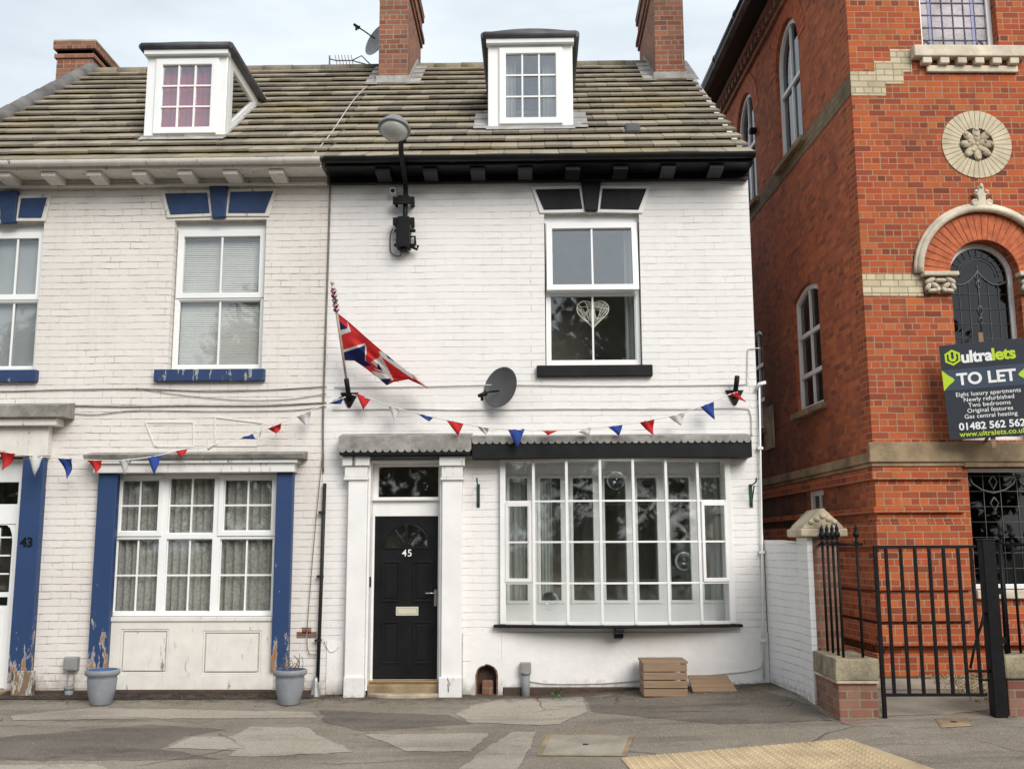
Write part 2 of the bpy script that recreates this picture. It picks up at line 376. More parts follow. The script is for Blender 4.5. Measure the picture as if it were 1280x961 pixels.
M = {}
M['wall45'] = painted_brick('white_painted_brick', (.80, .775, .755), (.62, .59, .56), (.34, .31, .29), .22, .55, dist=.009)
M['wall43'] = painted_brick('cream_painted_brick', (.745, .702, .660), (.50, .44, .38), (.16, .13, .10), .42, .95, .30)
M['gwall'] = painted_brick('white_garden_brick', (.81, .795, .78), (.58, .56, .52), (.30, .28, .26), .25, .55)
M['render45'] = mat('white_render', (.80, .775, .755), .7, .05, 2.2, .006, 9, splash=True)
M['render43'] = peel_paint('flaking_cream_render', (.72, .685, .63), (.30, .25, .19), .64, .67, .75)
M['trim43'] = peel_paint('old_cream_trim', (.70, .665, .61), (.24, .21, .17), .62, .67, .7)
M['white'] = mat('white_gloss_paint', (.81, .795, .78), .35, .05, 3, .001, 30, spec=.4)
M['oldwhite'] = peel_paint('chipped_white_paint', (.75, .735, .715), (.20, .18, .16), .61, .64, .5)
M['upvc'] = mat('white_plastic_frame', (.82, .82, .81), .28, .03, 2, spec=.45)
M['black'] = mat('black_gloss_paint', (.010, .010, .011), .38, .25, 4, .0015, 25, spec=.25)
M['blackmatt'] = mat('black_board_paint', (.011, .011, .012), .6, .3, 5, .002, 25, spec=.2)
M['iron'] = mat('black_ironwork', (.007, .007, .008), .5, .3, 12, .002, 70, spec=.18)
M['blue'] = mat('blue_masonry_paint', (.015, .040, .115), .5, .2, 5, .002, 40)
M['bluepeel'] = peel_paint('peeling_blue_paint', (.017, .043, .122), (.38, .20, .09), .62, .64, .5)
M['bluecol'] = peel_paint('blue_column_paint', (.018, .048, .135), (.40, .20, .085), .70, .725, .5, .24)
M['glass'] = glass('window_glass', (.985, .99, .985), 1.3, .032); M['glassup'] = glass('coated_window_glass', (.965, .975, .975), 1.8, .09)
M['glassdark'] = glass('old_leaded_glass', (.30, .32, .31), 1.0, .015)
M['lead'] = mat('lead_sheet', (.10, .10, .108), .55, .3, 3, .003, 14, metallic=.2)
M['oldlead'] = mat('weathered_lead', (.29, .275, .255), .75, .3, 6, .006, 18, speck=.3)
M['zinc'] = mat('pale_flashing', (.36, .35, .335), .6, .25, 6, .003, 20)
M['stone'] = mat('buff_stone', (.48, .40, .285), .85, .4, 2.5, .006, 30, speck=.35)
M['paleston'] = mat('pale_limestone', (.63, .55, .43), .85, .26, 3, .005, 30, speck=.2)
M['darkstone'] = mat('grimy_stone', (.31, .225, .135), .85, .4, 2.2, .006, 30, speck=.4)
M['mossstone'] = mat('mossy_coping_stone', (.30, .255, .17), .9, .45, 4, .012, 22, speck=.45)
M['creambrick'] = red_brick('cream_brick', [(.44, .36, .22), (.60, .51, .34), (.66, .58, .42), (.50, .42, .27)], (.36, .31, .23), .12, .006, bump=.006, sootcol=(.20, .155, .10))
VC = [(.09, .035, .026), (.40, .084, .031), (.53, .125, .036), (.29, .060, .030), (.56, .152, .042), (.17, .048, .030), (.45, .080, .034)]
M['vfront'] = red_brick('red_facing_brick', VC, (.47, .30, .19), .14, .0068, .215, .0795, (.10, .045, .03))
M['vside'] = red_brick('sooty_red_brick', [(.15, .048, .032), (.46, .118, .048), (.62, .175, .062), (.29, .075, .040), (.52, .13, .054)], (.36, .22, .15), .10, .0065, .215, .0795, sdir=(.02, .62))
M['chim'] = red_brick('chimney_brick', [(.15, .055, .038), (.33, .11, .06), (.45, .17, .095), (.24, .08, .05), (.38, .16, .10)], (.40, .34, .27), .42, .009, sootcol=(.10, .07, .055))
M['pier'] = red_brick('rustic_brick', [(.17, .065, .05), (.28, .105, .07), (.36, .20, .14), (.24, .09, .06)], (.32, .265, .20), .36, .010, sootcol=(.09, .065, .05))
M['plinth'] = red_brick('dirty_footing_brick', [(.07, .045, .035), (.12, .065, .048), (.10, .06, .045)], (.10, .085, .07), .4, .010)
M['vouss'] = mat('red_rubbed_brick', (.48, .125, .05), .8, .25, 9, .003, 50)
M['tile'] = roof_mat()
M['ridge'] = mat('grey_ridge_tile', (.17, .16, .155), .85, .3, 3, .006, 40, speck=.3)
M['asph'] = asphalt('worn_asphalt', (.235, .198, .158), (.340, .292, .238))
M['asphlight'] = asphalt('pale_patch_asphalt', (.38, .33, .27), (.46, .405, .335), True, .4)
M['asphdark'] = asphalt('dark_patch_asphalt', (.145, .124, .102), (.225, .194, .162), True)
M['road'] = asphalt('road_asphalt', (.075, .073, .07), (.11, .107, .10))
M['concrete'] = mat('path_concrete', (.34, .30, .24), .9, .25, 2, .006, 40, speck=.3)
M['tactile'] = mat('buff_tactile_paving', (.53, .405, .245), .85, .2, 2.5, .003, 60, speck=.2)
M['kerb'] = mat('kerb_concrete', (.30, .29, .27), .9, .2, 3, .005, 40)
M['soil'] = mat('dark_soil', (.055, .045, .036), .95, .5, 7, .02, 30)
M['gravel'] = rnd_mat('golden_gravel', (.20, .14, .07), (.52, .40, .24), .9)
M['litter'] = rnd_mat('brown_leaf_litter', (.045, .028, .015), (.20, .11, .05), .9)
M['weed'] = rnd_mat('green_weed_leaf', (.03, .06, .012), (.07, .13, .03), .7)
M['leaf'] = rnd_mat('dark_tree_leaf', (.018, .032, .010), (.055, .085, .028), .7)
M['bark'] = mat('bark', (.09, .07, .05), .95, .4, 6, .02, 20)
M['red'] = cloth('red_cloth', (.70, .050, .050), .3); M['whitec'] = cloth('white_cloth', (.78, .77, .75), .35); M['bluec'] = cloth('blue_cloth', (.05, .10, .38), .3)
M['navyc'] = cloth('navy_cloth', (.022, .026, .115), .25)
M['string'] = mat('white_cord', (.72, .70, .66), .9, .1)
M['net'] = cloth('net_lace_curtain', (.62, .61, .57), .35, 34, (.40, .39, .355))
M['drape'] = cloth('sage_white_drape', (.80, .83, .78), .35); M['pinkdrape'] = cloth('crimson_drape', (.62, .10, .19), .35); M['greydrape'] = cloth('pale_grey_drape', (.52, .53, .52), .3)
M['blind'] = mat('white_blind_slats', (.66, .66, .63), .6, .05, 2)
M['roller'] = mat('grey_roller_blind', (.33, .345, .35), .8, .06, 1)
M['room'] = mat('dim_interior_plaster', (.42, .38, .33), .95, .1)
M['meter'] = mat('grey_meter_plastic', (.27, .27, .26), .6, .1, 4)
M['pipegrey'] = mat('grey_pipe', (.24, .25, .26), .55, .15, 6)
M['dish'] = mat('charcoal_perforated_dish', (.075, .075, .078), .5, .1, 4, .002, 90)
M['steel'] = mat('galvanised_steel', (.42, .41, .40), .45, .2, 6, .002, 30, metallic=.7)
M['cable_b'] = mat('black_cable', (.014, .014, .014), .6, .1); M['cable_g'] = mat('grey_brown_cable', (.19, .17, .145), .8, .3, 8); M['cable_w'] = mat('white_cable', (.62, .60, .57), .7, .15, 5)
M['pot'] = mat('blue_grey_plastic_pot', (.25, .265, .29), .5, .2, 3, .002, 30); M['potin'] = mat('blue_pot_inside', (.06, .10, .22), .5, .1)
M['wood'] = None
M['brass'] = mat('brass', (.55, .38, .13), .35, .15, 6, metallic=.9); M['chrome'] = mat('satin_metal', (.60, .58, .54), .3, .1, 5, metallic=.9)
M['number'] = mat('white_numeral', (.80, .79, .76), .4, .02)
M['green'] = mat('dark_green_iron', (.012, .055, .035), .45, .2, 8)
M['signdark'] = mat('charcoal_sign_print', (.030, .034, .044), .45, .05, 2); M['signblue'] = mat('slate_sign_print', (.050, .070, .105), .45, .05, 2)
M['signlime'] = mat('lime_sign_print', (.50, .66, .035), .45, .03, 2); M['signwhite'] = mat('white_sign_print', (.84, .84, .83), .45, .02, 2)
M['leadcame'] = mat('lead_came', (.085, .085, .085), .5, .1, 5); M['bluegl'] = mat('blue_stained_glass', (.04, .05, .24), .2, .2, 8); M['purplegl'] = mat('mauve_obscured_glass', (.19, .155, .185), .2, .7, 3, .004, 30)
M['lampglass'] = mat('frosted_lamp_bowl', (.42, .42, .39), .25, .15, 4, .004, 40); M['lampgrey'] = mat('grey_lamp_housing', (.22, .225, .23), .45, .15, 5)
M['twig'] = mat('dead_twigs', (.16, .10, .06), .9, .3, 8); M['wicker'] = mat('whitewashed_wicker', (.86, .82, .72), .8, .1, 10)
def wood_mat():
    g = N('weathered_decking'); v = g.ob(); at = g.n('ShaderNodeAttribute'); at.attribute_name = 'rnd'
    gr = g.noise(g.scale(v, (2.0, 30, 30)), 2.2, 6, .65)
    c = g.mix(gr, (.13, .08, .048), (.40, .265, .16)); c = g.mix(g.math('MULTIPLY', at.outputs['Fac'], .4), c, (.30, .20, .13))
    g.l(c, g.b.inputs['Base Color']); g.b.inputs['Roughness'].default_value = .8; g.bump(gr, .003); return g.m
M['wood'] = wood_mat()

# ================================================================== THE SETTING: ground
XA, XB = -40.0, 40.0
def sheet(name, x0, x1, y0, y1, nx, ny, m, dz=0.0, zf=gz):
    bm = bmn(); g = [[bm.verts.new((x0 + (x1 - x0) * i / nx, y0 + (y1 - y0) * j / ny, 0)) for j in range(ny + 1)] for i in range(nx + 1)]
    for r_ in g:
        for v in r_: v.co.z = zf(v.co.x, v.co.y) + dz
    for i in range(nx):
        for j in range(ny): bm.faces.new([g[i][j], g[i + 1][j], g[i + 1][j + 1], g[i][j + 1]])
    return struct(name, bm, m, recalc=False)
bm = bmn(); v = [bm.verts.new(p) for p in ((-600, -600, -.62), (600, -600, -.62), (600, 600, -.62), (-600, 600, -.62))]; bm.faces.new(v)
struct('ground', bm, mat('far_ground', (.12, .12, .08), .95, .3, .3))
KY = -4.35
sheet('pavement', XA, XB, KY, 2.5, 160, 14, M['asph'])
sheet('yard_ground', 3.2, XB, 2.5, 14, 40, 6, M['concrete'], 0, lambda x, y: gz(x, 0))
sheet('road', XA, XB, -13, KY - .12, 80, 4, M['road'], -.13, lambda x, y: gz(x, KY))
sheet('far_pavement', XA, XB, -17, -13, 80, 2, M['asph'], 0.0, lambda x, y: gz(x, KY))
bm = bmn()
for i in range(88):
    x0 = XA + i * .91
    vs_ = box(bm, x0 + .004, x0 + .906, KY - .125, KY - .004, -.5, 0)
    for v in vs_: v.co.z = gz(v.co.x, KY) + (.005 if v.co.z > -.1 else -.4)
struct('kerb', bm, M['kerb'], bevel=.012)

def ground_patch(name, px, m, dz=.004, jag=.010):
    pts = [G(*p) for p in px]; out = []
    for a, b in zip(pts, pts[1:] + pts[:1]):
        n = max(2, int((b - a).length / .06)); nr = Vector((-(b - a).y, (b - a).x, 0)).normalized()
        for k in range(n):
            p = a.lerp(b, k / n) + nr * (.035 * mnoise.noise(Vector((a.x * 3, a.y * 3, k * .35))) + random.uniform(-jag, jag)); out.append((p.x, p.y))
    bm = bmn(); vs_ = [bm.verts.new((x, y, 0)) for x, y in out]
    f = bm.faces.new(vs_); f.normal_update()
    if f.normal.z < 0: f.normal_flip()
    outer_ = set(bm.verts)
    bmesh.ops.inset_region(bm, faces=[f], thickness=.07, use_even_offset=False)
    lay = bm.verts.layers.float.new('edge')
    for v in bm.verts: v[lay] = 0.0 if v in outer_ else 1.0
    bmesh.ops.triangulate(bm, faces=bm.faces[:])
    for v in bm.verts: v.co.z = gz(v.co.x, v.co.y) + dz
    return struct(name, bm, m, recalc=False)
for px, m in [
    ([(209, 935), (240, 921), (292, 920), (312, 908), (382, 909), (400, 920), (442, 939), (345, 945), (287, 945), (297, 937)], 'asphlight'),
    ([(455, 918), (612, 916), (590, 939), (510, 939)], 'asphlight'),
    ([(567, 892), (600, 878), (640, 873), (730, 870), (733, 889), (700, 905), (640, 905), (590, 903)], 'asphlight'),
    ([(15, 894), (120, 884), (390, 890), (396, 897), (200, 898), (15, 900)], 'asphlight'),
    ([(598, 941), (640, 915), (672, 914), (640, 975), (560, 975)], 'asphlight'),
    ([(-60, 958), (120, 955), (170, 975), (-60, 990)], 'asphlight'),
    ([(730, 872), (935, 858), (1015, 880), (1040, 900), (900, 905), (742, 890)], 'asphdark'),
    ([(400, 888), (560, 893), (590, 904), (452, 914), (405, 903)], 'asphdark'),
    ([(-40, 925), (190, 905), (285, 912), (230, 921), (200, 936), (280, 948), (180, 950), (-40, 950)], 'asphdark')]:
    ground_patch('pavement_patch', px, M[m], .004 if m == 'asphlight' else .0022)
ground_patch('gate_path', [(1098, 872), (1236, 866), (1262, 884), (1180, 893), (1104, 895)], M['concrete'], .004)
ground_patch('yard_path', [(1095, 862), (1240, 862), (1236, 850), (1085, 848)], M['concrete'], .0065)
# tactile paving: tiles with domes
def tactile():
    a, b, c = G(776, 948), G(1060, 924), G(1125, 961)
    u = (b - a).normalized(); w = Vector((-u.y, u.x, 0)); w = -w if w.y > 0 else w
    L = (b - a).length; bm = bmn(); t = .40
    for i in range(int(L / t) + 1):
        for j in range(3):
            x0, x1, y0, y1 = i * t, min((i + 1) * t, L) - .005, j * t + .003, (j + 1) * t - .003
            if x1 - x0 < .05: continue
            sk = .18                                                      # skewed end, as cut
            q = [a + u * (x + (y * sk if x > L - .45 else -y * .0)) + w * y for x, y in ((x0, y0), (x1, y0), (x1, y1), (x0, y1))]
            top = [bm.verts.new((p.x, p.y, gz(p.x, p.y) + .011)) for p in q]; bot = [bm.verts.new((p.x, p.y, gz(p.x, p.y) - .03)) for p in q]
            f = bm.faces.new(top)
            for k in range(4): bm.faces.new([top[k], top[(k + 1) % 4], bot[(k + 1) % 4], bot[k]])
            for ii in range(6):
                for jj in range(6):
                    p = a + u * (x0 + .033 + ii * .0667) + w * (y0 + .033 + jj * .0667)
                    if x0 + .033 + ii * .0667 > x1: continue
                    z = gz(p.x, p.y) + .0105; N_ = 8
                    r1 = [bm.verts.new((p.x + .0165 * math.cos(k * math.tau / N_), p.y + .0165 * math.sin(k * math.tau / N_), z)) for k in range(N_)]
                    r2 = [bm.verts.new((p.x + .010 * math.cos(k * math.tau / N_), p.y + .010 * math.sin(k * math.tau / N_), z + .009)) for k in range(N_)]
                    for k in range(N_): bm.faces.new([r1[k], r1[(k + 1) % N_], r2[(k + 1) % N_], r2[k]])
                    bm.faces.new(r2)
    struct('tactile_paving', bm, M['tactile'])
tactile()

# ================================================================== THE TWO TERRACED HOUSES
XL, XM, XR = -7.40, -2.50, 2.66
EZ = 6.17
def rz(y): return 6.33 + (y + .33) * .765
RY = 3.86                                      # ridge
h45 = thing('terraced_house', (0.1, 0, 0), 'white painted brick house with black cornice, black front door and shallow bow window', 'house')
h43 = thing('terraced_house', (-4.95, 0, 0), 'cream painted brick house with blue columns, blue lintels and peeling paint', 'house')

WIN45 = RECT(681, 266, 801, 457, 0); WIN43 = RECT(214, 275, 330, 462, 0); WIN43L = (F(12, 370).x - .365, F(12, 370).x + .365, WIN43[2], WIN43[3])
BOW = RECT(630, 576, 908, 782, 0); GW43 = RECT(138, 590, 344, 771, 0); DOOR45 = RECT(459, 575, 553, 872, 0); DOOR43 = (-7.02, -6.10, -.05, 2.75)
VENT = RECT(590, 826, 627, 873, 0)

def house_shell(h, x0, x1, m, holes, gable_right):
    bm = bmn()
    slab(bm, [(x0, -.3), (x1, -.3), (x1, EZ + .12), (x0, EZ + .12)], 0, .24, [rc(*q) for q in holes])
    obj('wall', bm, m, h)
    bm = bmn(); yb = 2 * RY + .3
    gp = [(.24, -.3), (yb, -.3), (yb, 6.1), (RY, rz(RY) - .12), (.24, rz(.24) - .12)]
    slab(bm, gp, x0 + .004, x0 + .2, axis='x'); slab(bm, gp, x1 - .2, x1 - .004, axis='x')
    box(bm, x0 + .2, x1 - .2, yb - .2, yb, -.3, 6.1)
    obj('gable_wall', bm, m, h)
    bm = bmn()
    for z in (-.06, 2.85, 5.95): box(bm, x0 + .21, x1 - .21, .245, yb - .21, z, z + .06)
    box(bm, x0 + .21, x1 - .21, 1.7, 1.76, 0, 5.9)
    obj('interior', bm, M['room'], h)
house_shell(h43, XL, XM - .002, M['wall43'], [WIN43, WIN43L, GW43, DOOR43], False)
house_shell(h45, XM + .002, XR, M['wall45'], [WIN45, BOW, DOOR45, VENT], True)

# ---- roof tiles
def roof(h, x0, x1, xtop0, xtop1, seed):
    rnd = random.Random(seed); bm = bmn(); ang = math.atan(.765); sl = Vector((0, math.cos(ang), math.sin(ang))); nm = Vector((0, -math.sin(ang), math.cos(ang)))
    base = Vector((0, -.46, rz(-.46))); L = (RY + .46) / math.cos(ang); nrow = 16; gauge = L / nrow; tw = .33
    for i in range(nrow):
        f = i / nrow; a0 = x0 + (xtop0 - x0) * f; a1 = x1 + (xtop1 - x1) * f
        off = (i % 2) * tw / 2; n0 = int(math.floor((a0 - off) / tw)); n1 = int(math.ceil((a1 - off) / tw))
        for k in range(n0, n1 + 1):
            l, r = max(a0, k * tw + off + .002), min(a1, (k + 1) * tw + off - .002)
            if r - l < .03: continue
            u0 = i * gauge - .03 + rnd.uniform(-.006, .006); u1 = (i + 1) * gauge + .03; dz = rnd.uniform(-.004, .005); tl = rnd.uniform(-.004, .004)
            t0 = .073 + dz; t1 = .010 + dz * .3
            q = []
            for x, s in ((l, -1), (r, 1)):
                b = base + Vector((x, 0, 0))
                q.append([b + sl * u0 + nm * (t0 + tl * s), b + sl * u1 + nm * t1, b + sl * u1 - nm * .02, b + sl * u0 + nm * (t0 - .034)])
            A = [bm.verts.new(p) for p in q[0]]; B = [bm.verts.new(p) for p in q[1]]
            bm.faces.new(A); bm.faces.new(B[::-1])
            for j in range(4): bm.faces.new([A[j], B[j], B[(j + 1) % 4], A[(j + 1) % 4]])
    o = obj('roof', bm, M['tile'], h, bevel=.006); set_rnd(o, 6)
    bm = bmn(); yb = 2 * RY + .5                                            # deck under the tiles and the rear slope
    A = [bm.verts.new((x, y, z)) for x in (x0 + .03, x1 - .12) for y, z in ((-.40, rz(-.40) - .012), (RY, rz(RY) - .012), (yb, rz(-.46)), (yb, rz(-.46) - .1), (RY, rz(RY) - .12), (-.40, rz(-.40) - .06))]
    for j in range(6): bm.faces.new([A[j], A[(j + 1) % 6], A[6 + (j + 1) % 6], A[6 + j]])
    bm.faces.new(A[:6]); bm.faces.new(A[6:])
    obj('roof_deck', bm, M['ridge'], o)
    bm = bmn(); n = max(2, int((xtop1 - xtop0) / .45))
    for k in range(n):
        a, b = xtop0 + (xtop1 - xtop0) * k / n, xtop0 + (xtop1 - xtop0) * (k + 1) / n - .006
        d = rnd.uniform(-.004, .004)
        tube(bm, [(a, RY, rz(RY) - .02 + d), (b, RY, rz(RY) - .02 + d)], .105, 14)
    obj('ridge_tiles', bm, M['tile'], o)
    return o
roof43 = roof(h43, XL + .02, XM, XL + .02, XM, 3)
roof45 = roof(h45, XM, XR - .02, XM, XR - .19, 5)
bm = bmn()                                                                   # capping along the left verge
for k in range(11):
    ya, yb = -.5 + k * .405, -.5 + (k + 1) * .405 - .01
    tube(bm, [(XL, ya, rz(ya) + .03), (XL, yb, rz(yb) + .03 + .012)], .125, 14)
obj('verge_capping', bm, M['ridge'], roof43)
for px in (503, 790):                                                        # little roof vents
    d = ray(px, 168); t = (6.33 + (CPOS.y + .33) * .765 - CPOS.z) / (d.z - d.y * .765); p = CPOS + d * t
    bm = bmn(); box(bm, p.x - .10, p.x + .10, p.y - .10, p.y + .16, p.z - .02, p.z + .12)
    obj('roof_vent', bm, M['lead'], roof45, bevel=.03)

# ---- chimneys
def chimney(parent, x0, x1, y0, y1, zb, zt, corb, pots, flash=True):
    bm = bmn(); box(bm, x0, x1, y0, y1, zb, zt)
    for dz, hh, p in corb: box(bm, x0 - p, x1 + p, y0 - p, y1 + p, zt + dz, zt + dz + hh)
    top = zt + max(d + hh for d, hh, p in corb)
    o = obj('chimney', bm, M['chim'], parent, bevel=.006)
    if corb:
        bm = bmn(); box(bm, x0 - .06, x1 + .06, y0 - .06, y1 + .06, top - .001, top + .05)
        obj('chimney_cap', bm, M['stone'], o, bevel=.02)
    for k in range(pots):
        bm = bmn(); yc = y0 + (y1 - y0) * (k + .5) / pots
        lathe(bm, [(.13, 0), (.12, .25), (.115, .42), (.135, .45), (.13, .5), (.10, .5), (.09, .1)], ((x0 + x1) / 2, yc, top + .05), 18)
        obj('chimney_pot', bm, M['vouss'], o)
    if flash:
        bm = bmn(); za, zb_ = rz(y0), rz(y1)
        box(bm, x0 - .03, x1 + .03, y0 - .035, y0 - .003, za - .02, za + .16)
        ys = [y0 - .02 + k * .09 for k in range(int(min(RY, y1) - y0) * 11 + 3)]
        for k, y in enumerate(ys):
            for xs in ((x0 - .028, x0 - .003), (x1 + .003, x1 + .028)): box(bm, xs[0], xs[1], y, y + .088, rz(y) + .0, rz(y) + .15)
        for xs in ((x0 - .20, x0), (x1, x1 + .20)):
            A = [bm.verts.new((x, y, rz(y) + .075)) for x in xs for y in (y0 - .12, min(y1, RY))]; bm.faces.new([A[0], A[1], A[3], A[2]])
        obj('flashing', bm, M['zinc'], o)
    return o
C3 = [(-.02, .09, .03), (.07, .09, .06), (.16, .30, .02), (.46, .09, .05)]
chimney(roof45, -2.37, -1.915, 2.80, 4.55, 8.2, 9.93 + .35, C3, 3)
chimney(roof45, 1.93, 2.385, 2.80, 4.9, 8.2, 10.05 + .3, C3, 3)
chl = F(72, 60, 4.6); chr_ = F(117, 60, 4.6)
chimney(roof43, chl.x, chr_.x, 4.6, 5.7, 7.4, F(90, 63, 4.6).z, [(-.16, .08, .035), (-.08, .08, .0), (.0, .13, .055)], 0, False)

# ---- cornices, brackets, gutters
def cornice(h, x0, x1, m, mg, nb, bx0, bx1, bw):
    bm = bmn(); box(bm, x0, x1, -.07, -.003, 6.085, EZ); box(bm, x0, x1, -.10, -.069, 6.075, 6.105); box(bm, x0, x1, -.085, -.069, 6.13, 6.145)
    box(bm, x0, x1, -.405, -.003, EZ, EZ + .03); box(bm, x0, x1, -.43, -.404, EZ - .006, EZ + .13)
    o = obj('cornice', bm, m, h, bevel=.004)
    for k in range(nb):
        xc = bx0 + (bx1 - bx0) * k / (nb - 1)
        bm = bmn(); slab(bm, [(-.385, EZ - .004), (-.071, EZ - .004), (-.071, EZ - .07), (-.12, EZ - .085), (-.385, EZ - .062)], xc - bw / 2, xc + bw / 2, axis='x')
        obj('eaves_bracket', bm, m, o, bevel=.004)
    bm = bmn()                                        # half-round gutter
    prof = [(math.cos(t), math.sin(t)) for t in [math.pi + math.pi * k / 10 for k in range(11)]]
    outer = [(-.487 + .055 * c, 6.255 + .062 * s) for c, s in prof] + [(-.487 + .048 * c, 6.255 + .054 * s) for c, s in prof[::-1]]
    slab(bm, outer, x0 + .01, x1, axis='x')
    for k in range(5):
        xc = x0 + .5 + (x1 - x0 - 1) * k / 4
        slab(bm, [(-.487 + .060 * c, 6.255 + .067 * s) for c, s in prof] + [(-.487 + .050 * c, 6.255 + .057 * s) for c, s in prof[::-1]], xc - .03, xc + .03, axis='x')
    obj('gutter', bm, mg, h)
BX = lambda px: F(px, 212, -.38).x
cornice(h45, XM + .02, XR - .01, M['black'], M['black'], 8, BX(478), BX(896), .175)
cornice(h43, XL, XM - .02, M['trim43'], M['trim43'], 8, BX(-52), BX(345), .175)

# ---- lintels
def lintel(h, left, key, right, mcol, grow=5):
    bm = bmn()
    for q in (left, right):
        cx = sum(p[0] for p in q) / 4; cy = sum(p[1] for p in q) / 4
        big = [(p[0] + grow * (1 if p[0] > cx else -1), p[1] + grow * .8 * (1 if p[1] > cy else -1)) for p in q]
        slab(bm, PXZ(big), -.022, .01)
    o = obj('lintel', bm, h['_trim'] and M[h['_trim']], h, bevel=.004)
    for q in (left, right):
        bm = bmn(); slab(bm, PXZ(q), -.034, -.0215); obj('lintel_panel', bm, mcol, o, bevel=.003)
    bm = bmn(); slab(bm, PXZ(key), -.06, .01); obj('keystone', bm, mcol, h, bevel=.008)
h45['_trim'] = 'white'; h43['_trim'] = 'trim43'
lintel(h45, [(669, 238), (724, 237), (728, 262), (680, 263)], [(726, 228), (751, 228), (747, 265), (731, 265)], [(753, 237), (808, 237), (798, 263), (750, 262)], M['blackmatt'])
lintel(h43, [(207, 243), (260, 242), (263, 267), (214, 269)], [(263, 235), (286, 234), (283, 273), (267, 274)], [(289, 241), (342, 240), (332, 267), (286, 267)], M['blue'])
lintel(h43, [(-35, 251), (-2, 250), (2, 275), (-27, 276)], [(1, 241), (25, 240), (21, 280), (4, 281)], [(28, 249), (60, 248), (53, 273), (24, 273)], M['blue'])
del h45['_trim']; del h43['_trim']

# ---- windows
def pane_obj(parent, X0, X1, Z0, Z1, y, m=None, name='pane'):
    bm = bmn(); box(bm, X0, X1, y - .004, y + .004, Z0, Z1); return obj(name, bm, m or M['glass'], parent)
def sash_window(h, op, y, frame_m, tilt=0.0, split=.5, gm='glass'):
    """two-light window: fixed lower light and upper top-hung light, one bar down the middle of each"""
    X0, X1, Z0, Z1 = op; g = .012
    X0 += g; X1 -= g; Z0 += g; Z1 -= .10; zm = Z0 + (Z1 - Z0) * split; xc = (X0 + X1) / 2
    bm = bmn(); slab(bm, rc(X0, X1, Z0, Z1), y, y + .07, [rc(X0 + .05, X1 - .05, Z0 + .06, zm - .02), rc(X0 + .05, X1 - .05, zm + .035, Z1 - .05)])
    w = obj('window', bm, frame_m, h, bevel=.005)
    bm = bmn(); box(bm, X0 - .02, X1 + .02, y + .01, y + .06, Z1 + .001, op[3] + .03); obj('window_head', bm, frame_m, w)
    a = (X0 + .05, X1 - .05, Z0 + .06, zm - .02)
    bm = bmn(); box(bm, xc - .011, xc + .011, y + .022, y + .036, a[2], a[3]); frame(bm, a[0] - .001, a[1] + .001, a[2] - .001, a[3] + .001, .013, y + .018, y + .046)
    obj('glazing_bar', bm, frame_m, w)
    pane_obj(w, a[0], a[1], a[2], a[3], y + .05, M['glass'])
    b = (X0 + .012, X1 - .012, zm + .004, Z1 - .012)
    Mx = Matrix.Translation((0, y, b[3])) @ Matrix.Rotation(-tilt, 4, 'X') @ Matrix.Translation((0, -y, -b[3]))
    bm = bmn(); frame(bm, *b, .072, y - .016, y + .045); bm.transform(Mx); obj('casement', bm, frame_m, w, bevel=.005)
    bm = bmn(); box(bm, xc - .011, xc + .011, y, y + .02, b[2] + .07, b[3] - .07); bm.transform(Mx); obj('glazing_bar', bm, frame_m, w)
    bm = bmn(); box(bm, b[0] + .06, b[1] - .06, y + .022, y + .030, b[2] + .06, b[3] - .06); bm.transform(Mx); obj('pane', bm, M[gm], w)
    return w, (X0, X1, Z0, Z1, zm)
w45, d45 = sash_window(h45, WIN45, .07, M['upvc'], R(7), .50, 'glassup')
w43, d43 = sash_window(h43, WIN43, .10, M['upvc'], 0, .505)
w43l, d43l = sash_window(h43, WIN43L, .10, M['upvc'], 0, .505)
def sill(h, q, m, Y=-.07):
    X0, X1, Z0, Z1 = RECT(*q, Y); bm = bmn(); box(bm, X0, X1, Y, .09, Z0, Z1); return obj('sill', bm, m, h, bevel=.008)
sill(h45, (671, 456, 816, 470), M['blackmatt']); sill(h43, (192, 461, 330, 476), M['bluepeel']); sill(h43, (-24, 462, 45, 477), M['bluepeel'])

# ---- window of 43, ground floor
X0, X1, Z0, Z1 = GW43; y = .06
zs = Z0 + (Z1 - Z0) * (768 - 671) / (768 - 592)
XS = [X0, RECT(203, 590, 203, 771, y)[0], RECT(270, 590, 270, 771, y)[0], X1]
holes = []
for i in range(3): holes += [rc(XS[i] + .045, XS[i + 1] - .045, Z0 + .055, zs - .03), rc(XS[i] + .045, XS[i + 1] - .045, zs + .035, Z1 - .06)]
bm = bmn(); slab(bm, rc(X0 + .008, X1 - .008, Z0 + .008, Z1 - .008), y, y + .07, holes); gw = obj('window', bm, M['upvc'], h43, bevel=.005)
for i in range(3):
    for lo, (a, b) in ((True, (Z0 + .055, zs - .03)), (False, (zs + .035, Z1 - .06))):
        xa, xb = XS[i] + .045, XS[i + 1] - .045; ins = .001; yy = y + .03
        if not lo and i != 1:
            bm = bmn(); frame(bm, xa - .03, xb + .03, a - .03, b + .03, .055, y - .018, y + .03); obj('casement', bm, M['upvc'], gw, bevel=.004); ins = .026; yy = y + .01
        bm = bmn(); xc = (xa + xb) / 2; zc = (a + b) / 2
        box(bm, xc - .010, xc + .010, yy, yy + .014, a + ins, b - ins); box(bm, xa + ins, xb - ins, yy + .002, yy + .012, zc - .010, zc + .010)
        frame(bm, xa + ins, xb - ins, a + ins, b - ins, .010, yy + .004, yy + .02); obj('glazing_bar', bm, M['upvc'], gw)
        pane_obj(gw, xa + .002, xb - .002, a + .002, b - .002, yy + .024)
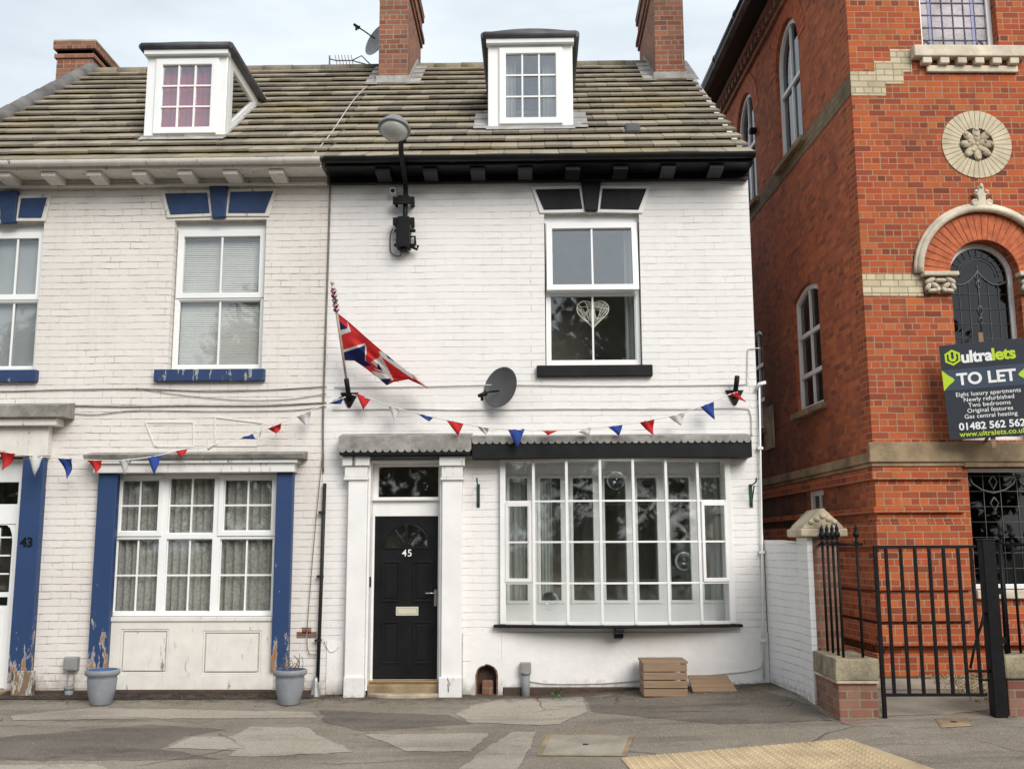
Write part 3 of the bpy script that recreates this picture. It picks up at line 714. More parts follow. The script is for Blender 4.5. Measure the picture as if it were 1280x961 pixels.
bm = bmn(); box(bm, X0 - .03, X1 + .01, -.05, .07, Z0 - .045, Z0 + .004); obj('sill', bm, M['trim43'], gw, bevel=.006)
# panelled front under it
A = RECT(118, 768, 345, 861, -.03); bm = bmn()
pa, pb = RECT(150, 786, 210, 842, -.03), RECT(253, 788, 326, 843, -.03)
slab(bm, rc(X0 - .05, X1 + .03, .06, Z0 - .046), -.03, -.002, [rc(*pa), rc(*pb)])
for q in (pa, pb): frame(bm, q[0] + .001, q[1] - .001, q[2] + .001, q[3] - .001, .022, -.022, -.004); box(bm, q[0] + .036, q[1] - .036, -.028, -.003, q[2] + .036, q[3] - .036)
obj('stall_riser', bm, M['render43'], h43, bevel=.004)
def pilaster(h, q0, q1, y0, m, name='pilaster'):
    """q0: top left/right px; q1: bottom"""
    a = RECT(q0[0], q0[2], q0[1], q1[2], y0); bm = bmn(); box(bm, a[0], a[1], y0, -.002, a[2], a[3]); return obj(name, bm, m, h, bevel=.008)
for xa, xb in ((116, 140), (342, 363)): pilaster(h43, (xa, xb, 588), (xa, xb, 838), -.10, M['bluecol'])
ca = RECT(106, 568, 380, 590, -.2); bm = bmn()
slab(bm, [(-.24, ca[3] - .055), (-.27, ca[3]), (-.005, ca[3] + .05), (-.005, ca[3] - .055)], ca[0], ca[1], axis='x')
o = obj('window_hood', bm, M['oldlead'], h43, bevel=.006)
bm = bmn(); box(bm, ca[0] + .09, ca[1] - .12, -.17, -.004, ca[2], ca[3] - .056); box(bm, ca[0] + .05, ca[1] - .08, -.21, -.004, ca[3] - .10, ca[3] - .0565); obj('hood_board', bm, M['oldwhite'], o, bevel=.005)
# ghost of an old lintel
for q in ([(181, 527), (243, 527), (243, 559), (193, 559)], [(268, 520), (330, 528), (322, 558), (268, 558)]):
    p = PXZ(q); cx = sum(a for a, b in p) / 4; cz = sum(b for a, b in p) / 4
    bm = bmn(); slab(bm, p, -.012, .0, [[(cx + (a - cx) * .93, cz + (b - cz) * .88) for a, b in p]]); obj('lintel_ghost', bm, M['trim43'], h43, bevel=.003)
# door of 43 (only its right side is in the picture)
dx0, dx1, dz0, dz1 = DOOR43
bm = bmn(); tz = RECT(0, 630, 20, 652, .1)[3]; tb = RECT(0, 632, 20, 655, .1)[2]
slab(bm, rc(dx0 + .01, dx1 - .01, dz0, dz1 - .02), .08, .15, [rc(dx0 + .07, dx1 - .07, dz0 + .09, tb), rc(dx0 + .07, dx1 - .07, tz, dz1 - .30)])
df = obj('door_frame', bm, M['upvc'], h43, bevel=.006); pane_obj(df, dx0 + .06, dx1 - .06, tz - .01, dz1 - .29, .12, M['glassup'])
l, r_ = dx0 + .075, dx1 - .075; xc = (l + r_) / 2
bm = bmn(); az = F(20, 742, .1).z; at_ = F(15, 672, .1).z
slab(bm, rc(l, r_, .06, tb - .005), .09, .13, [[(l + .09, az + .02), (r_ - .03, az + .02)] + arch(xc + .03, at_ - .04, (r_ - l) / 2 - .06, 12, 0, math.pi)])
d43o = obj('door', bm, M['upvc'], h43, bevel=.006)
bm = bmn()
for k in (1, 2, 3): z = az + .02 + (at_ + .2 - az) * k / 4; box(bm, l + .05, r_ - .05, .10, .115, z - .009, z + .009)
for k in (1, 2, 3): x = l + (r_ - l) * k / 4; box(bm, x - .009, x + .009, .102, .113, az, at_ + .26)
obj('glazing_bar', bm, M['upvc'], d43o); pane_obj(d43o, l + .03, r_ - .03, az - .02, at_ + .27, .118, M['glassup'])
bm = bmn(); q = RECT(-30, 746, 9, 756, .085); box(bm, *q[:2], .082, .092, *q[2:]); obj('letter_plate', bm, M['iron'], d43o)
for z0, z1 in ((.22, .62), (.70, az - .16)):
    bm = bmn(); frame(bm, r_ - .34, r_ - .09, z0, z1, .018, .082, .091); obj('door_panel', bm, M['upvc'], d43o)
for xa, xb in ((19, 46), (-105, -80)):
    p_ = pilaster(h43, (xa, xb, 573), (xa, xb, 850), -.10, M['bluecol'])
    if xa > 0:
        bm = lettering('43', .15, Matrix.Translation((F(33, 683, -.1).x, -.102, F(33, 683, -.1).z)), bold=.006); obj('house_number', bm, M['iron'], p_)
bm = bmn(); q = RECT(14, 838, 44, 866, -.12); box(bm, q[0], q[1], -.125, -.102, -.04, q[3]); obj('column_foot', bm, peel_paint('rotten_wood', (.20, .13, .08), (.10, .07, .045), .5, .6, .9), h43, bevel=.02)
bm = bmn(); q = RECT(-120, 507, 82, 522, -.25); slab(bm, [(-.28, q[2]), (-.31, q[3]), (-.005, q[3] + .06), (-.005, q[2])], XL, q[1], axis='x'); o = obj('door_canopy', bm, M['oldlead'], h43, bevel=.008)
q2 = RECT(-120, 522, 70, 566, -.2)
bm = bmn(); box(bm, XL + .02, q2[1], -.22, -.004, q[2] - .09, q[2] - .001); box(bm, XL + .02, q2[1] - .13, -.12, -.004, q2[2] - .03, q[2] - .091); obj('canopy_board', bm, M['trim43'], o, bevel=.006)
bm = bmn(); box(bm, dx0, dx1, -.16, .24, -.1, .055); obj('door_step', bm, M['darkstone'], h43, bevel=.015)
bm = bmn(); box(bm, dx1 + .02, XM - .02, -.045, -.001, -.25, .055); obj('footing', bm, M['plinth'], h43, bevel=.01)
bm = bmn(); q = RECT(371, 779, 392, 797, 0)
for x0_, z0_ in ((q[0], q[2]), (q[0] + .06, q[2] + .05), (q[0] + .12, q[2])): box(bm, x0_, x0_ + .11, -.006, .0, z0_, z0_ + .07)
obj('bare_brick', bm, M['pier'], h43, bevel=.004)

# ---- door case of 45
def doorcase():
    X0, X1, Z0, Z1 = DOOR45
    for s, (sa, sb), (ca_, cb), (ba, bb) in ((-1, (433, 457), (428, 462), (429, 455)), (1, (552, 577), (549, 581), (548, 577))):
        q = RECT(sa, 590, sb, 850, -.12); bm = bmn(); box(bm, q[0], q[1], -.12, -.002, .02, q[3] + .1); p_ = obj('pilaster', bm, M['white'], h45, bevel=.008)
        c = RECT(ca_, 570, cb, 582, -.16); bm = bmn(); box(bm, c[0], c[1], -.17, -.004, c[2], c[3]); box(bm, c[0] + .025, c[1] - .025, -.14, -.004, c[2] - .13, c[2] - .001); box(bm, c[0] + .015, c[1] - .015, -.15, -.004, c[2] - .165, c[2] - .131)
        obj('capital', bm, M['oldwhite'], p_, bevel=.008)
        b = RECT(ba, 846, bb, 871, -.15); bm = bmn(); box(bm, b[0], b[1], -.155, -.003, -.08, b[3]); obj('pilaster_base', bm, M['oldwhite'], p_, bevel=.01)
    bm = bmn()                                                                # linings of the recess
    box(bm, X0 + .002, X0 + .03, -.06, .20, .05, Z1 - .002); box(bm, X1 - .03, X1 - .002, -.06, .20, .05, Z1 - .002); box(bm, X0 + .03, X1 - .03, -.06, .20, Z1 - .03, Z1 - .002)
    obj('door_lining', bm, M['white'], h45, bevel=.005)
    Y = .13; t = RECT(473, 583, 548, 621, Y); d = RECT(467, 645, 547, 848, Y); tr = RECT(460, 622, 552, 645, Y)
    bm = bmn(); slab(bm, rc(X0 + .031, X1 - .031, d[2] - .02, Z1 - .031), Y, Y + .07, [rc(d[0], d[1], d[2] - .01, d[3]), rc(t[0], t[1], t[2], t[3])])
    box(bm, X0 + .031, X1 - .031, Y - .05, Y - .002, tr[3] - .035, tr[3] - .005); fr = obj('door_frame', bm, M['white'], h45, bevel=.005)
    pane_obj(fr, t[0] - .01, t[1] + .01, t[2] - .01, t[3] + .01, Y + .04)
    # door leaf with a fan light
    yd = Y + .012; c = F(508, 684, yd); r = .25
    bm = bmn(); slab(bm, rc(d[0] + .003, d[1] - .003, d[2], d[3] - .003), yd, yd + .045, [[(c.x - r, c.z), (c.x + r, c.z)] + arch(c.x, c.z + .012, r, 18, 0, math.pi)])
    dl = obj('door', bm, M['black'], h45)
    bm = bmn(); slab(bm, [(c.x - r - .02, c.z - .02), (c.x + r + .02, c.z - .02)] + arch(c.x, c.z + .012, r + .02, 18, 0, math.pi), yd - .01, yd + .0, [[(c.x - r, c.z), (c.x + r, c.z)] + arch(c.x, c.z + .012, r, 18, 0, math.pi)])
    for a in (54, 90, 126):
        a_ = R(a); n = Vector((-math.sin(a_), math.cos(a_))) * .014; e = Vector((math.cos(a_), math.sin(a_))) * r
        slab(bm, [(c.x - n.x, c.z - n.y), (c.x + n.x, c.z + n.y), (c.x + e.x + n.x, c.z + e.y + n.y), (c.x + e.x - n.x, c.z + e.y - n.y)], yd - .006, yd + .02)
    slab(bm, [(c.x - .07, c.z)] + [(c.x + .07, c.z)] + arch(c.x, c.z, .065, 10, 0, math.pi)[1:-1], yd - .007, yd + .02)
    obj('fan_light', bm, M['black'], dl, bevel=.003); pane_obj(dl, c.x - r - .005, c.x + r + .005, c.z - .004, c.z + r + .02, yd + .025)
    for q in ((477, 701, 500, 752), (516, 701, 540, 752), (477, 776, 500, 829), (516, 776, 540, 829)):
        a = RECT(*q, yd); bm = bmn(); frame(bm, *a, .022, yd - .012, yd - .0005); box(bm, a[0] + .045, a[1] - .045, yd - .008, yd - .0005, a[2] + .045, a[3] - .045); obj('door_panel', bm, M['black'], dl, bevel=.006)
    a = RECT(495, 758, 523, 769, yd); bm = bmn(); frame(bm, *a, .018, yd - .008, yd - .001); box(bm, a[0] + .02, a[1] - .02, yd - .012, yd - .002, a[2] + .02, a[3] - .02); obj('letter_plate', bm, mat('cream_letter_plate', (.58, .55, .44), .35, .08), dl, bevel=.003)
    bm = bmn(); a = F(544, 743, yd); box(bm, a.x - .012, a.x + .018, yd - .012, yd - .001, a.z - .13, a.z + .06); tube(bm, [(a.x + .002, yd - .01, a.z + .02), (a.x + .002, yd - .05, a.z + .02), (a.x - .11, yd - .055, a.z + .02)], .009); obj('handle', bm, M['chrome'], dl)
    a = F(509, 695, yd); bm = lettering('45', .115, Matrix.Translation((a.x, yd - .014, a.z)), bold=.0008, spacing=1.1); obj('house_number', bm, M['number'], dl)
    bm = bmn(); box(bm, d[0] - .02, d[1] + .02, .05, .2, d[2] - .045, d[2] - .012); obj('threshold', bm, M['brass'], h45, bevel=.006)
    bm = bmn(); box(bm, X0 + .031, X1 - .031, -.05, .22, -.1, d[2] - .046); obj('door_step', bm, M['darkstone'], h45, bevel=.012)
    bm = bmn(); e = F(508, 872, -.2); slab(bm, [(X0 + .03, -.06)] + [(e.x + (X1 - X0 - .06) * .5 * math.cos(t), -.06 - .16 * math.sin(t)) for t in [math.pi - math.pi * k / 10 for k in range(1, 10)]] + [(X1 - .03, -.06)], -.08, .028, axis='z'); obj('worn_step', bm, M['stone'], h45, bevel=.012)
    bm = bmn(); a = F(464, 727, .0); box(bm, X0 + .028, X0 + .045, -.03, .02, a.z - .06, a.z + .06); obj('door_bell', bm, M['iron'], h45, bevel=.006)
doorcase()

# ---- fascia boards with scalloped lead
def scallops(x0, x1, zt, zb, r, y):
    pts = [(x0, zt), (x1, zt)]; n = max(1, int(round((x1 - x0) / (2 * r)))); r = (x1 - x0) / n / 2
    for k in range(n):
        xc = x1 - r - 2 * r * k
        pts += [(xc + r * math.cos(t), zb + r - (r * math.sin(t))) for t in [math.pi * j / 8 for j in range(0, 9)]][(0 if k == 0 else 1):]
    return pts
q = RECT(424, 552, 588, 568, -.27); bm = bmn(); box(bm, q[0], q[1], -.25, -.003, q[2], q[3] + .01); can = obj('canopy_board', bm, M['blackmatt'], h45, bevel=.005)
bm = bmn(); zt = F(505, 546, -.27).z; zb = F(505, 565, -.27).z; slab(bm, scallops(q[0] - .01, q[1] + .01, zt, zb, .042, 0), -.263, -.252)
A = [(-.263, zt), (-.263, zt + .012), (-.002, zt + .07), (-.002, zt + .058)]; slab(bm, A, q[0] - .01, q[1] + .01, axis='x'); obj('scalloped_lead', bm, M['oldlead'], can)
q = RECT(590, 550, 940, 572, -.262); bm = bmn(); box(bm, q[0], q[1], -.262, -.003, q[2], q[3]); fas = obj('fascia_board', bm, M['blackmatt'], h45, bevel=.005)
bm = bmn(); zt = F(765, 546, -.27).z; zb = F(765, 554, -.27).z; slab(bm, scallops(q[0], q[1] - .01, zt, zb, .040, 0), -.275, -.264)
slab(bm, [(-.275, zt), (-.275, zt + .012), (-.002, zt + .06), (-.002, zt + .048)], q[0], q[1] - .01, axis='x'); obj('scalloped_lead', bm, M['oldlead'], fas)

# ---- bow window of 45
def bow():
    top = [627.5, 667, 708, 750, 791, 832, 872, 910]; bot = [629.5, 667.5, 710, 753, 795, 837, 877, 915]; n = 7
    def yb(i): return -.05 - .17 * math.sin(math.pi * i / n)
    ZT = F(770, 573, -.1).z; ZB = F(770, 781, -.25).z
    rows = [F(770, v, -.25).z for v in (575, 625.5, 677, 729, 781)]
    xs = [(F(a, 600, yb(i)).x + F(b, 760, yb(i)).x) / 2 for i, (a, b) in enumerate(zip(top, bot))]
    P = [Vector((x, yb(i), 0)) for i, x in enumerate(xs)]
    def bar(bm, a, b, z0, z1, th=.04, out=.0):
        d = (b - a).normalized(); nrm = Vector((d.y, -d.x, 0)); nrm = nrm if nrm.y < 0 else -nrm
        q = [a + nrm * out, b + nrm * out, b - nrm * (th - out), a - nrm * (th - out)]
        A = [bm.verts.new((p.x, p.y, z0)) for p in q]; B = [bm.verts.new((p.x, p.y, z1)) for p in q]
        bm.faces.new(A); bm.faces.new(B)
        for k in range(4): bm.faces.new([A[k], A[(k + 1) % 4], B[(k + 1) % 4], B[k]])
    bm = bmn()
    for i, p in enumerate(P):
        w = .032 if i in (0, n) else .016
        box(bm, p.x - w, p.x + w, p.y - .012, p.y + .045, ZB, ZT)
    for i in range(n):
        bar(bm, P[i], P[i + 1], ZT - .035, ZT + .01, .045); bar(bm, P[i], P[i + 1], ZB - .005, ZB + .03, .045)
    fr = obj('bow_window', bm, M['white'], h45, bevel=.004)
    bm = bmn()
    for i in range(n):
        for k, z in enumerate(rows[1:-1]): bar(bm, P[i].lerp(P[i + 1], .03), P[i].lerp(P[i + 1], .97), z - .011, z + .011, .03, .002)
    obj('glazing_bar', bm, M['white'], fr, bevel=.003)
    for i in (0, n - 1):
        a, b = P[i].lerp(P[i + 1], .09), P[i].lerp(P[i + 1], .93); bm = bmn()
        for z0, z1 in ((rows[3] + .012, rows[3] + .055), (rows[1] - .055, rows[1] - .012)): bar(bm, a, b, z0, z1, .03, .016)
        for t in (0, 1):
            c = a.lerp(b, t); d = a.lerp(b, .11 if t == 0 else .89); bar(bm, c, d, rows[3] + .012, rows[1] - .012, .03, .015)
        obj('casement', bm, M['white'], fr, bevel=.003)
    bm = bmn()
    for i in range(n): bar(bm, P[i], P[i + 1], ZB, ZT, .022, -.014)
    obj('pane', bm, M['glass'], fr)
    for col, px in ((3, (770, 600)), (5, (855, 701)), (1, (687, 751))):      # bullseye panes
        a, b = P[col], P[col + 1]; y = (a.y + b.y) / 2; c = F(*px, y); d = (b - a).normalized(); ang = math.atan2(d.y, d.x)
        bm = bmn(); rot = Matrix.Rotation(ang, 3, 'Z') @ Matrix.Rotation(R(90), 3, 'X')
        lathe(bm, [(.0, .005), (.010, .0045), (.016, .001), (.034, .0022), (.046, .0005), (.064, .002), (.080, .0004), (.096, .001), (.105, -.003), (.0, -.003)], c, 28, rot)
        obj('bullseye_glass', bm, glass('bullseye_glass', (.97, .98, .975), .8, .01), fr)
    e0, e1 = F(617, 784, -.1).x, F(929, 780, -.1).x
    arc = [(e0, -.002), (e0, -.09)] + [(p.x + (0), p.y - .07) for p in P] + [(e1, -.09), (e1, -.002)]
    bm = bmn(); slab(bm, arc, ZB - .036, ZB - .006, axis='z'); obj('sill', bm, M['blackmatt'], fr, bevel=.005)
    bm = bmn(); slab(bm, [(P[0].x, -.002)] + [(p.x, p.y - .03) for p in P] + [(P[-1].x, -.002)], ZT + .011, ZT + .04, axis='z'); obj('bow_head', bm, M['white'], fr)
    bm = bmn(); c = F(774, 790, -.2); slab(bm, [(-.003, ZB - .04), (-.30, ZB - .04), (-.30, ZB - .08), (-.20, ZB - .10), (-.16, ZB - .15), (-.06, ZB - .17), (-.003, ZB - .17)], c.x - .05, c.x + .05, axis='x'); obj('sill_bracket', bm, M['black'], fr, bevel=.008)
    box_ = bmn(); box(box_, P[0].x, P[-1].x, -.04, .30, ZB - .02, ZB - .001); obj('window_board', box_, M['white'], fr)
    # second, inner window behind it
    Yi = .30; Xa, Xb = P[0].x - .04, P[-1].x + .05; hs = []; zt_, zb_ = F(770, 597, Yi).z, F(770, 750, Yi).z
    for a, b in ((637, 659), (676, 701), (717, 742), (757, 783), (798, 822), (838, 863), (879, 903)):
        hs.append(rc(F(a, 680, Yi).x, F(b, 680, Yi).x, zb_, zt_))
    bm = bmn(); slab(bm, rc(Xa, Xb, ZB - .15, ZT + .2), Yi, Yi + .06, hs)
    iw = obj('inner_window', bm, M['upvc'], h45, bevel=.01)
    for q in hs: bm = bmn(); frame(bm, q[0][0] - .035, q[1][0] + .035, q[0][1] - .035, q[2][1] + .035, .033, Yi - .014, Yi + .0); obj('casement', bm, M['upvc'], iw, bevel=.004)
    bm = bmn(); box(bm, Xa + .05, Xb - .05, Yi + .03, Yi + .036, zb_ - .02, zt_ + .02); obj('pane', bm, M['glass'], iw)
    return hs, Yi, zb_, zt_
IH, IY, IZ0, IZ1 = bow()

# ---- smooth rendered base, air-brick arch and oddments of 45
q = RECT(600, 790, 950, 868, 0); zr = q[3]
bm = bmn(); slab(bm, rc(DOOR45[1] + .23, XR + .006, .075, zr), -.014, -.001, [rc(VENT[0] - .001, VENT[1] + .001, .08, VENT[3])]) if False else None
bm.free() if bm else None
bm = bmn(); box(bm, VENT[1] + .001, XR + .006, -.014, -.001, .08, zr); box(bm, DOOR45[1] + .24, VENT[1], -.014, -.001, VENT[3] + .001, zr); box(bm, DOOR45[1] + .24, VENT[0] - .001, -.014, -.001, .0, VENT[3])
obj('rendered_base', bm, M['render45'], h45, bevel=.006)
bm = bmn(); box(bm, XM + .1, DOOR45[0] - .26, -.014, -.001, .0, F(420, 800).z); obj('rendered_base', bm, M['render45'], h45, bevel=.006)
bm = bmn(); box(bm, VENT[1] + .02, XR, -.03, -.0005, -.2, .079); obj('footing', bm, M['plinth'], h45, bevel=.008)
def vent():
    X0, X1, Z0, Z1 = VENT; xc = (X0 + X1) / 2; r = (X1 - X0) * .38; zc = Z1 - r - .035
    hole = [(xc - r, Z0 + .02), (xc + r, Z0 + .02)] + [(x + random.uniform(-.007, .007), z + random.uniform(-.007, .007)) for x, z in arch(xc, zc, r, 12, 0, math.pi)]
    bm = bmn(); slab(bm, rc(X0 - .012, X1 + .012, Z0, Z1 + .012), -.0142, .05, [hole]); o = obj('arched_opening', bm, M['render45'], h45)
    bm = bmn(); h2 = [(xc + (x - xc) * .86, zc + (z - zc) * .90) for x, z in hole]
    slab(bm, [(x + (x - xc) * .02, z) for x, z in hole], -.004, .05, [h2]); obj('arch_brick', bm, M['pier'], o)
    bm = bmn(); box(bm, X0, X1, .12, .22, Z0 - .1, Z1); obj('recess', bm, M['plinth'], o)
    bm = bmn(); box(bm, xc - .06, xc + .07, .02, .10, Z0, Z0 + .2); obj('rubble_brick', bm, M['pier'], o, bevel=.02)
vent()

# ---- dormers
def dormer(house, roof_o, px, y0, bars, cheek):
    fx0, fx1, ft, fb = px; q = RECT(fx0, ft, fx1, fb, y0); X0, X1, Z0, Z1 = q; Z0 -= .03
    yend = (Z1 - 6.33) / .765 - .33 + .15
    gl = RECT(*bars, y0)
    bm = bmn(); slab(bm, rc(X0, X1, Z0, Z1), y0, y0 + .10, [rc(gl[0] - .02, gl[1] + .02, gl[2] - .02, gl[3] + .02)])
    tri = [(y0 + .101, rz(y0 + .1) - .02), (yend, Z1 - .03), (yend, Z1), (y0 + .101, Z1)]
    hole = [(y0 + .26, rz(y0 + .26) + .17), (y0 + .26, Z1 - .13), ((Z1 - 6.33) / .765 - .33 - .38, Z1 - .13)]
    d_ = obj('dormer', bm, M['upvc'], house, bevel=.008)
    for x0, x1 in ((X0, X0 + .05), (X1 - .05, X1)):
        bm = bmn(); glazed = cheek and x0 > X0
        if glazed: slab(bm, tri, x0, x1, [hole], axis='x')
        else: slab(bm, tri, x0, x1, axis='x')
        obj('dormer_cheek', bm, M['upvc'] if glazed else M['lead'], d_, bevel=.004)
        if glazed: bm = bmn(); slab(bm, hole, x0 + .02, x0 + .028, axis='x'); obj('pane', bm, M['glass'], d_)
    bm = bmn(); frame(bm, gl[0] - .085, gl[1] + .085, gl[2] - .085, gl[3] + .085, .088, y0 - .03, y0 + .03); obj('casement', bm, M['upvc'], d_, bevel=.01)
    bm = bmn()
    for k in (1, 2):
        x = gl[0] + (gl[1] - gl[0]) * k / 3; box(bm, x - .011, x + .011, y0 - .012, y0 + .006, gl[2], gl[3])
        z = gl[2] + (gl[3] - gl[2]) * k / 3; box(bm, gl[0], gl[1], y0 - .010, y0 + .004, z - .011, z + .011)
    obj('glazing_bar', bm, M['upvc'], d_); pane_obj(d_, gl[0] - .005, gl[1] + .005, gl[2] - .005, gl[3] + .005, y0 + .012, M['glassup'])
    bm = bmn(); n = 10; ov = .05                                            # shallow curved lead roof
    prof = [(X0 - ov, Z1 + .002)] + [(X0 - ov + (X1 - X0 + 2 * ov) * k / n, Z1 + .085 + (.02 if cheek else .05) * math.sin(math.pi * k / n)) for k in range(n + 1)] + [(X1 + ov, Z1 + .002)]
    slab(bm, prof, y0 - .09, yend + .12)
    for xx in (X0 - ov, X1 + ov): tube(bm, [(xx, y0 - .09, Z1 + .05), (xx, yend + .1, Z1 + .05)], .045, 8)
    tube(bm, [(X0 - ov, y0 - .09, Z1 + .05), (X1 + ov, y0 - .09, Z1 + .05)], .045, 8)
    obj('dormer_roof', bm, M['lead'], d_)
    bm = bmn(); box(bm, X0 - .02, X1 + .02, y0 - .08, y0 + .05, Z1 - .055, Z1 + .001); obj('dormer_fascia', bm, M['upvc'], d_)
    bm = bmn()
    for a, b in ((X0 - .19, X0 - .002), (X1 + .002, X1 + .19)) if not cheek else ((X0 - .02, X0 - .002), (X1 + .002, X1 + .03)):
        ye = y0 + .55 if not cheek else yend
        A = [bm.verts.new((x, y, rz(y) + dz)) for x in (a, b) for y in (y0 - .06, ye) for dz in (.068, .08)]
        for f in ((0, 1, 3, 2), (4, 6, 7, 5), (0, 4, 5, 1), (2, 3, 7, 6), (1, 5, 7, 3), (0, 2, 6, 4)): bm.faces.new([A[i] for i in f])
    A = [bm.verts.new((x, y, rz(y) + .078)) for x in (X0 - .02, X1 + .02) for y in (y0 - .14, y0 - .0)]; bm.faces.new([A[0], A[1], A[3], A[2]])
    obj('flashing', bm, M['zinc'], d_)
    bm = bmn(); box(bm, X0 + .06, X1 - .06, 1.25 + y0, 1.3 + y0, Z0 - .3, Z1 - .02); obj('inside', bm, M['room'], d_)
    return q, gl
dq43, dg43 = dormer(h43, roof43, (182, 283, 66, 176), .32, (202, 82, 264, 160), True)
dq45, dg45 = dormer(h45, roof45, (610, 716, 52, 163), .55, (632, 68, 695, 148), False)

# ================================================================== curtains and blinds (they hang, so each stands for itself)
def curtain(X0, X1, Z0, Z1, y, m, label, folds=8, depth=.03, group=None, gather=0.0):
    bm = bmn(); nx, nz = folds * 6, 8; g = []
    ph = random.uniform(0, 6)
    for i in range(nx + 1):
        t = i / nx; col_ = []
        for k in range(nz + 1):
            s = k / nz; x = X0 + (X1 - X0) * t; x += gather * math.sin(math.pi * s) * (t - .5)
            col_.append(bm.verts.new((x, y + depth * math.sin(t * folds * math.tau + ph + .5 * s) * (.7 + .3 * math.sin(7 * t + 2 * s)), Z0 + (Z1 - Z0) * s)))
        g.append(col_)
    for i in range(nx):
        for k in range(nz): f = bm.faces.new([g[i][k], g[i + 1][k], g[i + 1][k + 1], g[i][k + 1]]); f.smooth = True
    return solo('curtain', bm, m, label, 'curtain', group, recalc=False)
def blind(d, y, label, venetian=True):
    X0, X1, Z0, Z1, zm = d; bm = bmn()
    if venetian:
        z = Z0 + .05; k = 0
        while z < Z1 - .04:
            v = box(bm, X0 + .05, X1 - .05, y, y + .013, z, z + .003)
            for q in v: q.co.z += (q.co.y - y) * 1.7 + (random.uniform(-.0015, .0015))
            z += .0245
        for x in (X0 + .2, X1 - .2): box(bm, x - .002, x + .002, y - .001, y + .001, Z0 + .05, Z1)
        return solo('venetian_blind', bm, M['blind'], label, 'blind')
    box(bm, X0 + .03, X1 - .03, y, y + .006, Z0 + .03, Z1); tube(bm, [(X0 + .03, y + .01, Z1 - .03), (X1 - .03, y + .01, Z1 - .03)], .025)
    return solo('roller_blind', bm, M['roller'], label, 'blind')
blind(d43, .20, 'pale slatted blind closed behind the upstairs window left of the lamp')
blind(d43l, .20, 'plain grey blind in the upstairs window at the far left edge', False)
for i, lab in enumerate(('lace net curtain in the left light of the three light window', 'lace net curtain in the middle light of the three light window', 'lace net curtain in the right light of the three light window')):
    curtain(XS[i] + .01, XS[i + 1] - .012, GW43[2] + .03, GW43[3] - .02, .17, M['net'], lab, 7, .034, 'net curtains of the three light window')
curtain(dg43[0] - .04, dg43[1] + .04, dg43[2] - .05, dg43[3] + .03, .41, M['pinkdrape'], 'crimson curtain drawn across the left dormer window', 7, .03)
curtain(dg45[0] - .04, dg45[0] + .13, dg45[2] - .05, dg45[3] + .03, .72, M['greydrape'], 'pale curtain at the left side of the right hand dormer window', 3, .03)
curtain(dg45[1] - .17, dg45[1] + .04, dg45[2] - .05, dg45[3] + .03, .72, M['greydrape'], 'pale curtain at the right side of the right hand dormer window', 3, .03)
curtain(d45[1] - .16, d45[1] - .02, d45[2] + .02, d45[3], .27, M['drape'], 'pale curtain edge beside the hanging heart in the upstairs window', 2, .03)
for i, lab in ((0, 'pale green curtain behind the leftmost inner pane of the bow window'), (1, 'narrow pale curtain behind the second inner pane of the bow window'), (6, 'pale green curtain behind the rightmost inner pane of the bow window')):
    q = IH[i]; x0, x1 = q[0][0], q[1][0]
    if i == 1: x1 = x0 + (x1 - x0) * .5
    curtain(x0 - .02, x1 + .02, IZ0 - .04, IZ1 + .03, IY + .10, M['drape'], lab, 4, .03)
def heart():
    c = F(741, 393, .165); bm = bmn(); rnd = random.Random(4)
    def hp(t): return 16 * math.sin(t) ** 3, 13 * math.cos(t) - 5 * math.cos(2 * t) - 2 * math.cos(3 * t) - math.cos(4 * t)
    s = .0122
    ring = [hp(math.tau * k / 40) for k in range(41)]
    for dy in (-.015, .015): tube(bm, [(c.x + x * s, c.y + dy, c.z + .02 + z * s) for x, z in ring], .007, 6, False)
    for k in range(62):
        a, b = hp(rnd.uniform(0, math.tau)), hp(rnd.uniform(0, math.tau)); y1, y2 = rnd.uniform(-.02, .02), rnd.uniform(-.02, .02)
        tube(bm, [(c.x + a[0] * s, c.y + y1, c.z + .02 + a[1] * s), (c.x + b[0] * s, c.y + y2, c.z + .02 + b[1] * s)], .0042, 5)
    tube(bm, [(c.x, c.y, c.z + .09), (c.x, c.y, WIN45[3])], .0015, 4)
    solo('heart_ornament', bm, M['wicker'], 'pale wicker heart hanging in the upstairs window', 'ornament')
heart()

# ================================================================== things on the fronts of the houses
def P3(px, py, Y): return F(px, py, Y)
def cable(name, pts, r, m, label, group=None, n=8, cat='cable'):
    bm = bmn(); tube(bm, curve_pts(pts, n), r, 6); return solo(name, bm, m, label, cat, group)
Fv = F
cg = 'old cables clipped along the house fronts'
cable('wall_cable', [F(x, y, -.016) for x, y in ((-70, 486), (0, 489), (80, 487), (180, 486), (260, 489), (340, 487), (408, 483))], .006, M['cable_g'], 'dark cable running just under the two blue upstairs sills', cg)
cable('wall_cable', [F(x, y, -.016) for x, y in ((170, 485), (230, 494), (300, 500), (360, 499), (408, 492))], .004, M['cable_g'], 'thin loose cable sagging to the right below the blue sill', cg)
cable('wall_cable', [F(x, y, -.016) for x, y in ((82, 507), (160, 508), (240, 507), (330, 507), (408, 503))], .008, M['cable_g'], 'thick grey cable running right from the stone door canopy', cg)
cable('wall_cable', [F(x, y, -.016) for x, y in ((82, 516), (120, 518), (170, 513), (260, 514), (360, 513), (408, 508))], .005, M['cable_g'], 'lowest of the cables above the blue columned window', cg)
cable('wall_cable', [F(x, y, -.016) for x, y in ((418, 484), (520, 483), (620, 481), (760, 482), (890, 481), (931, 480), (934, 474), (935, 440), (938, 436), (950, 435))], .006, M['cable_w'], 'white painted cable crossing under the black sill to the corner', cg)
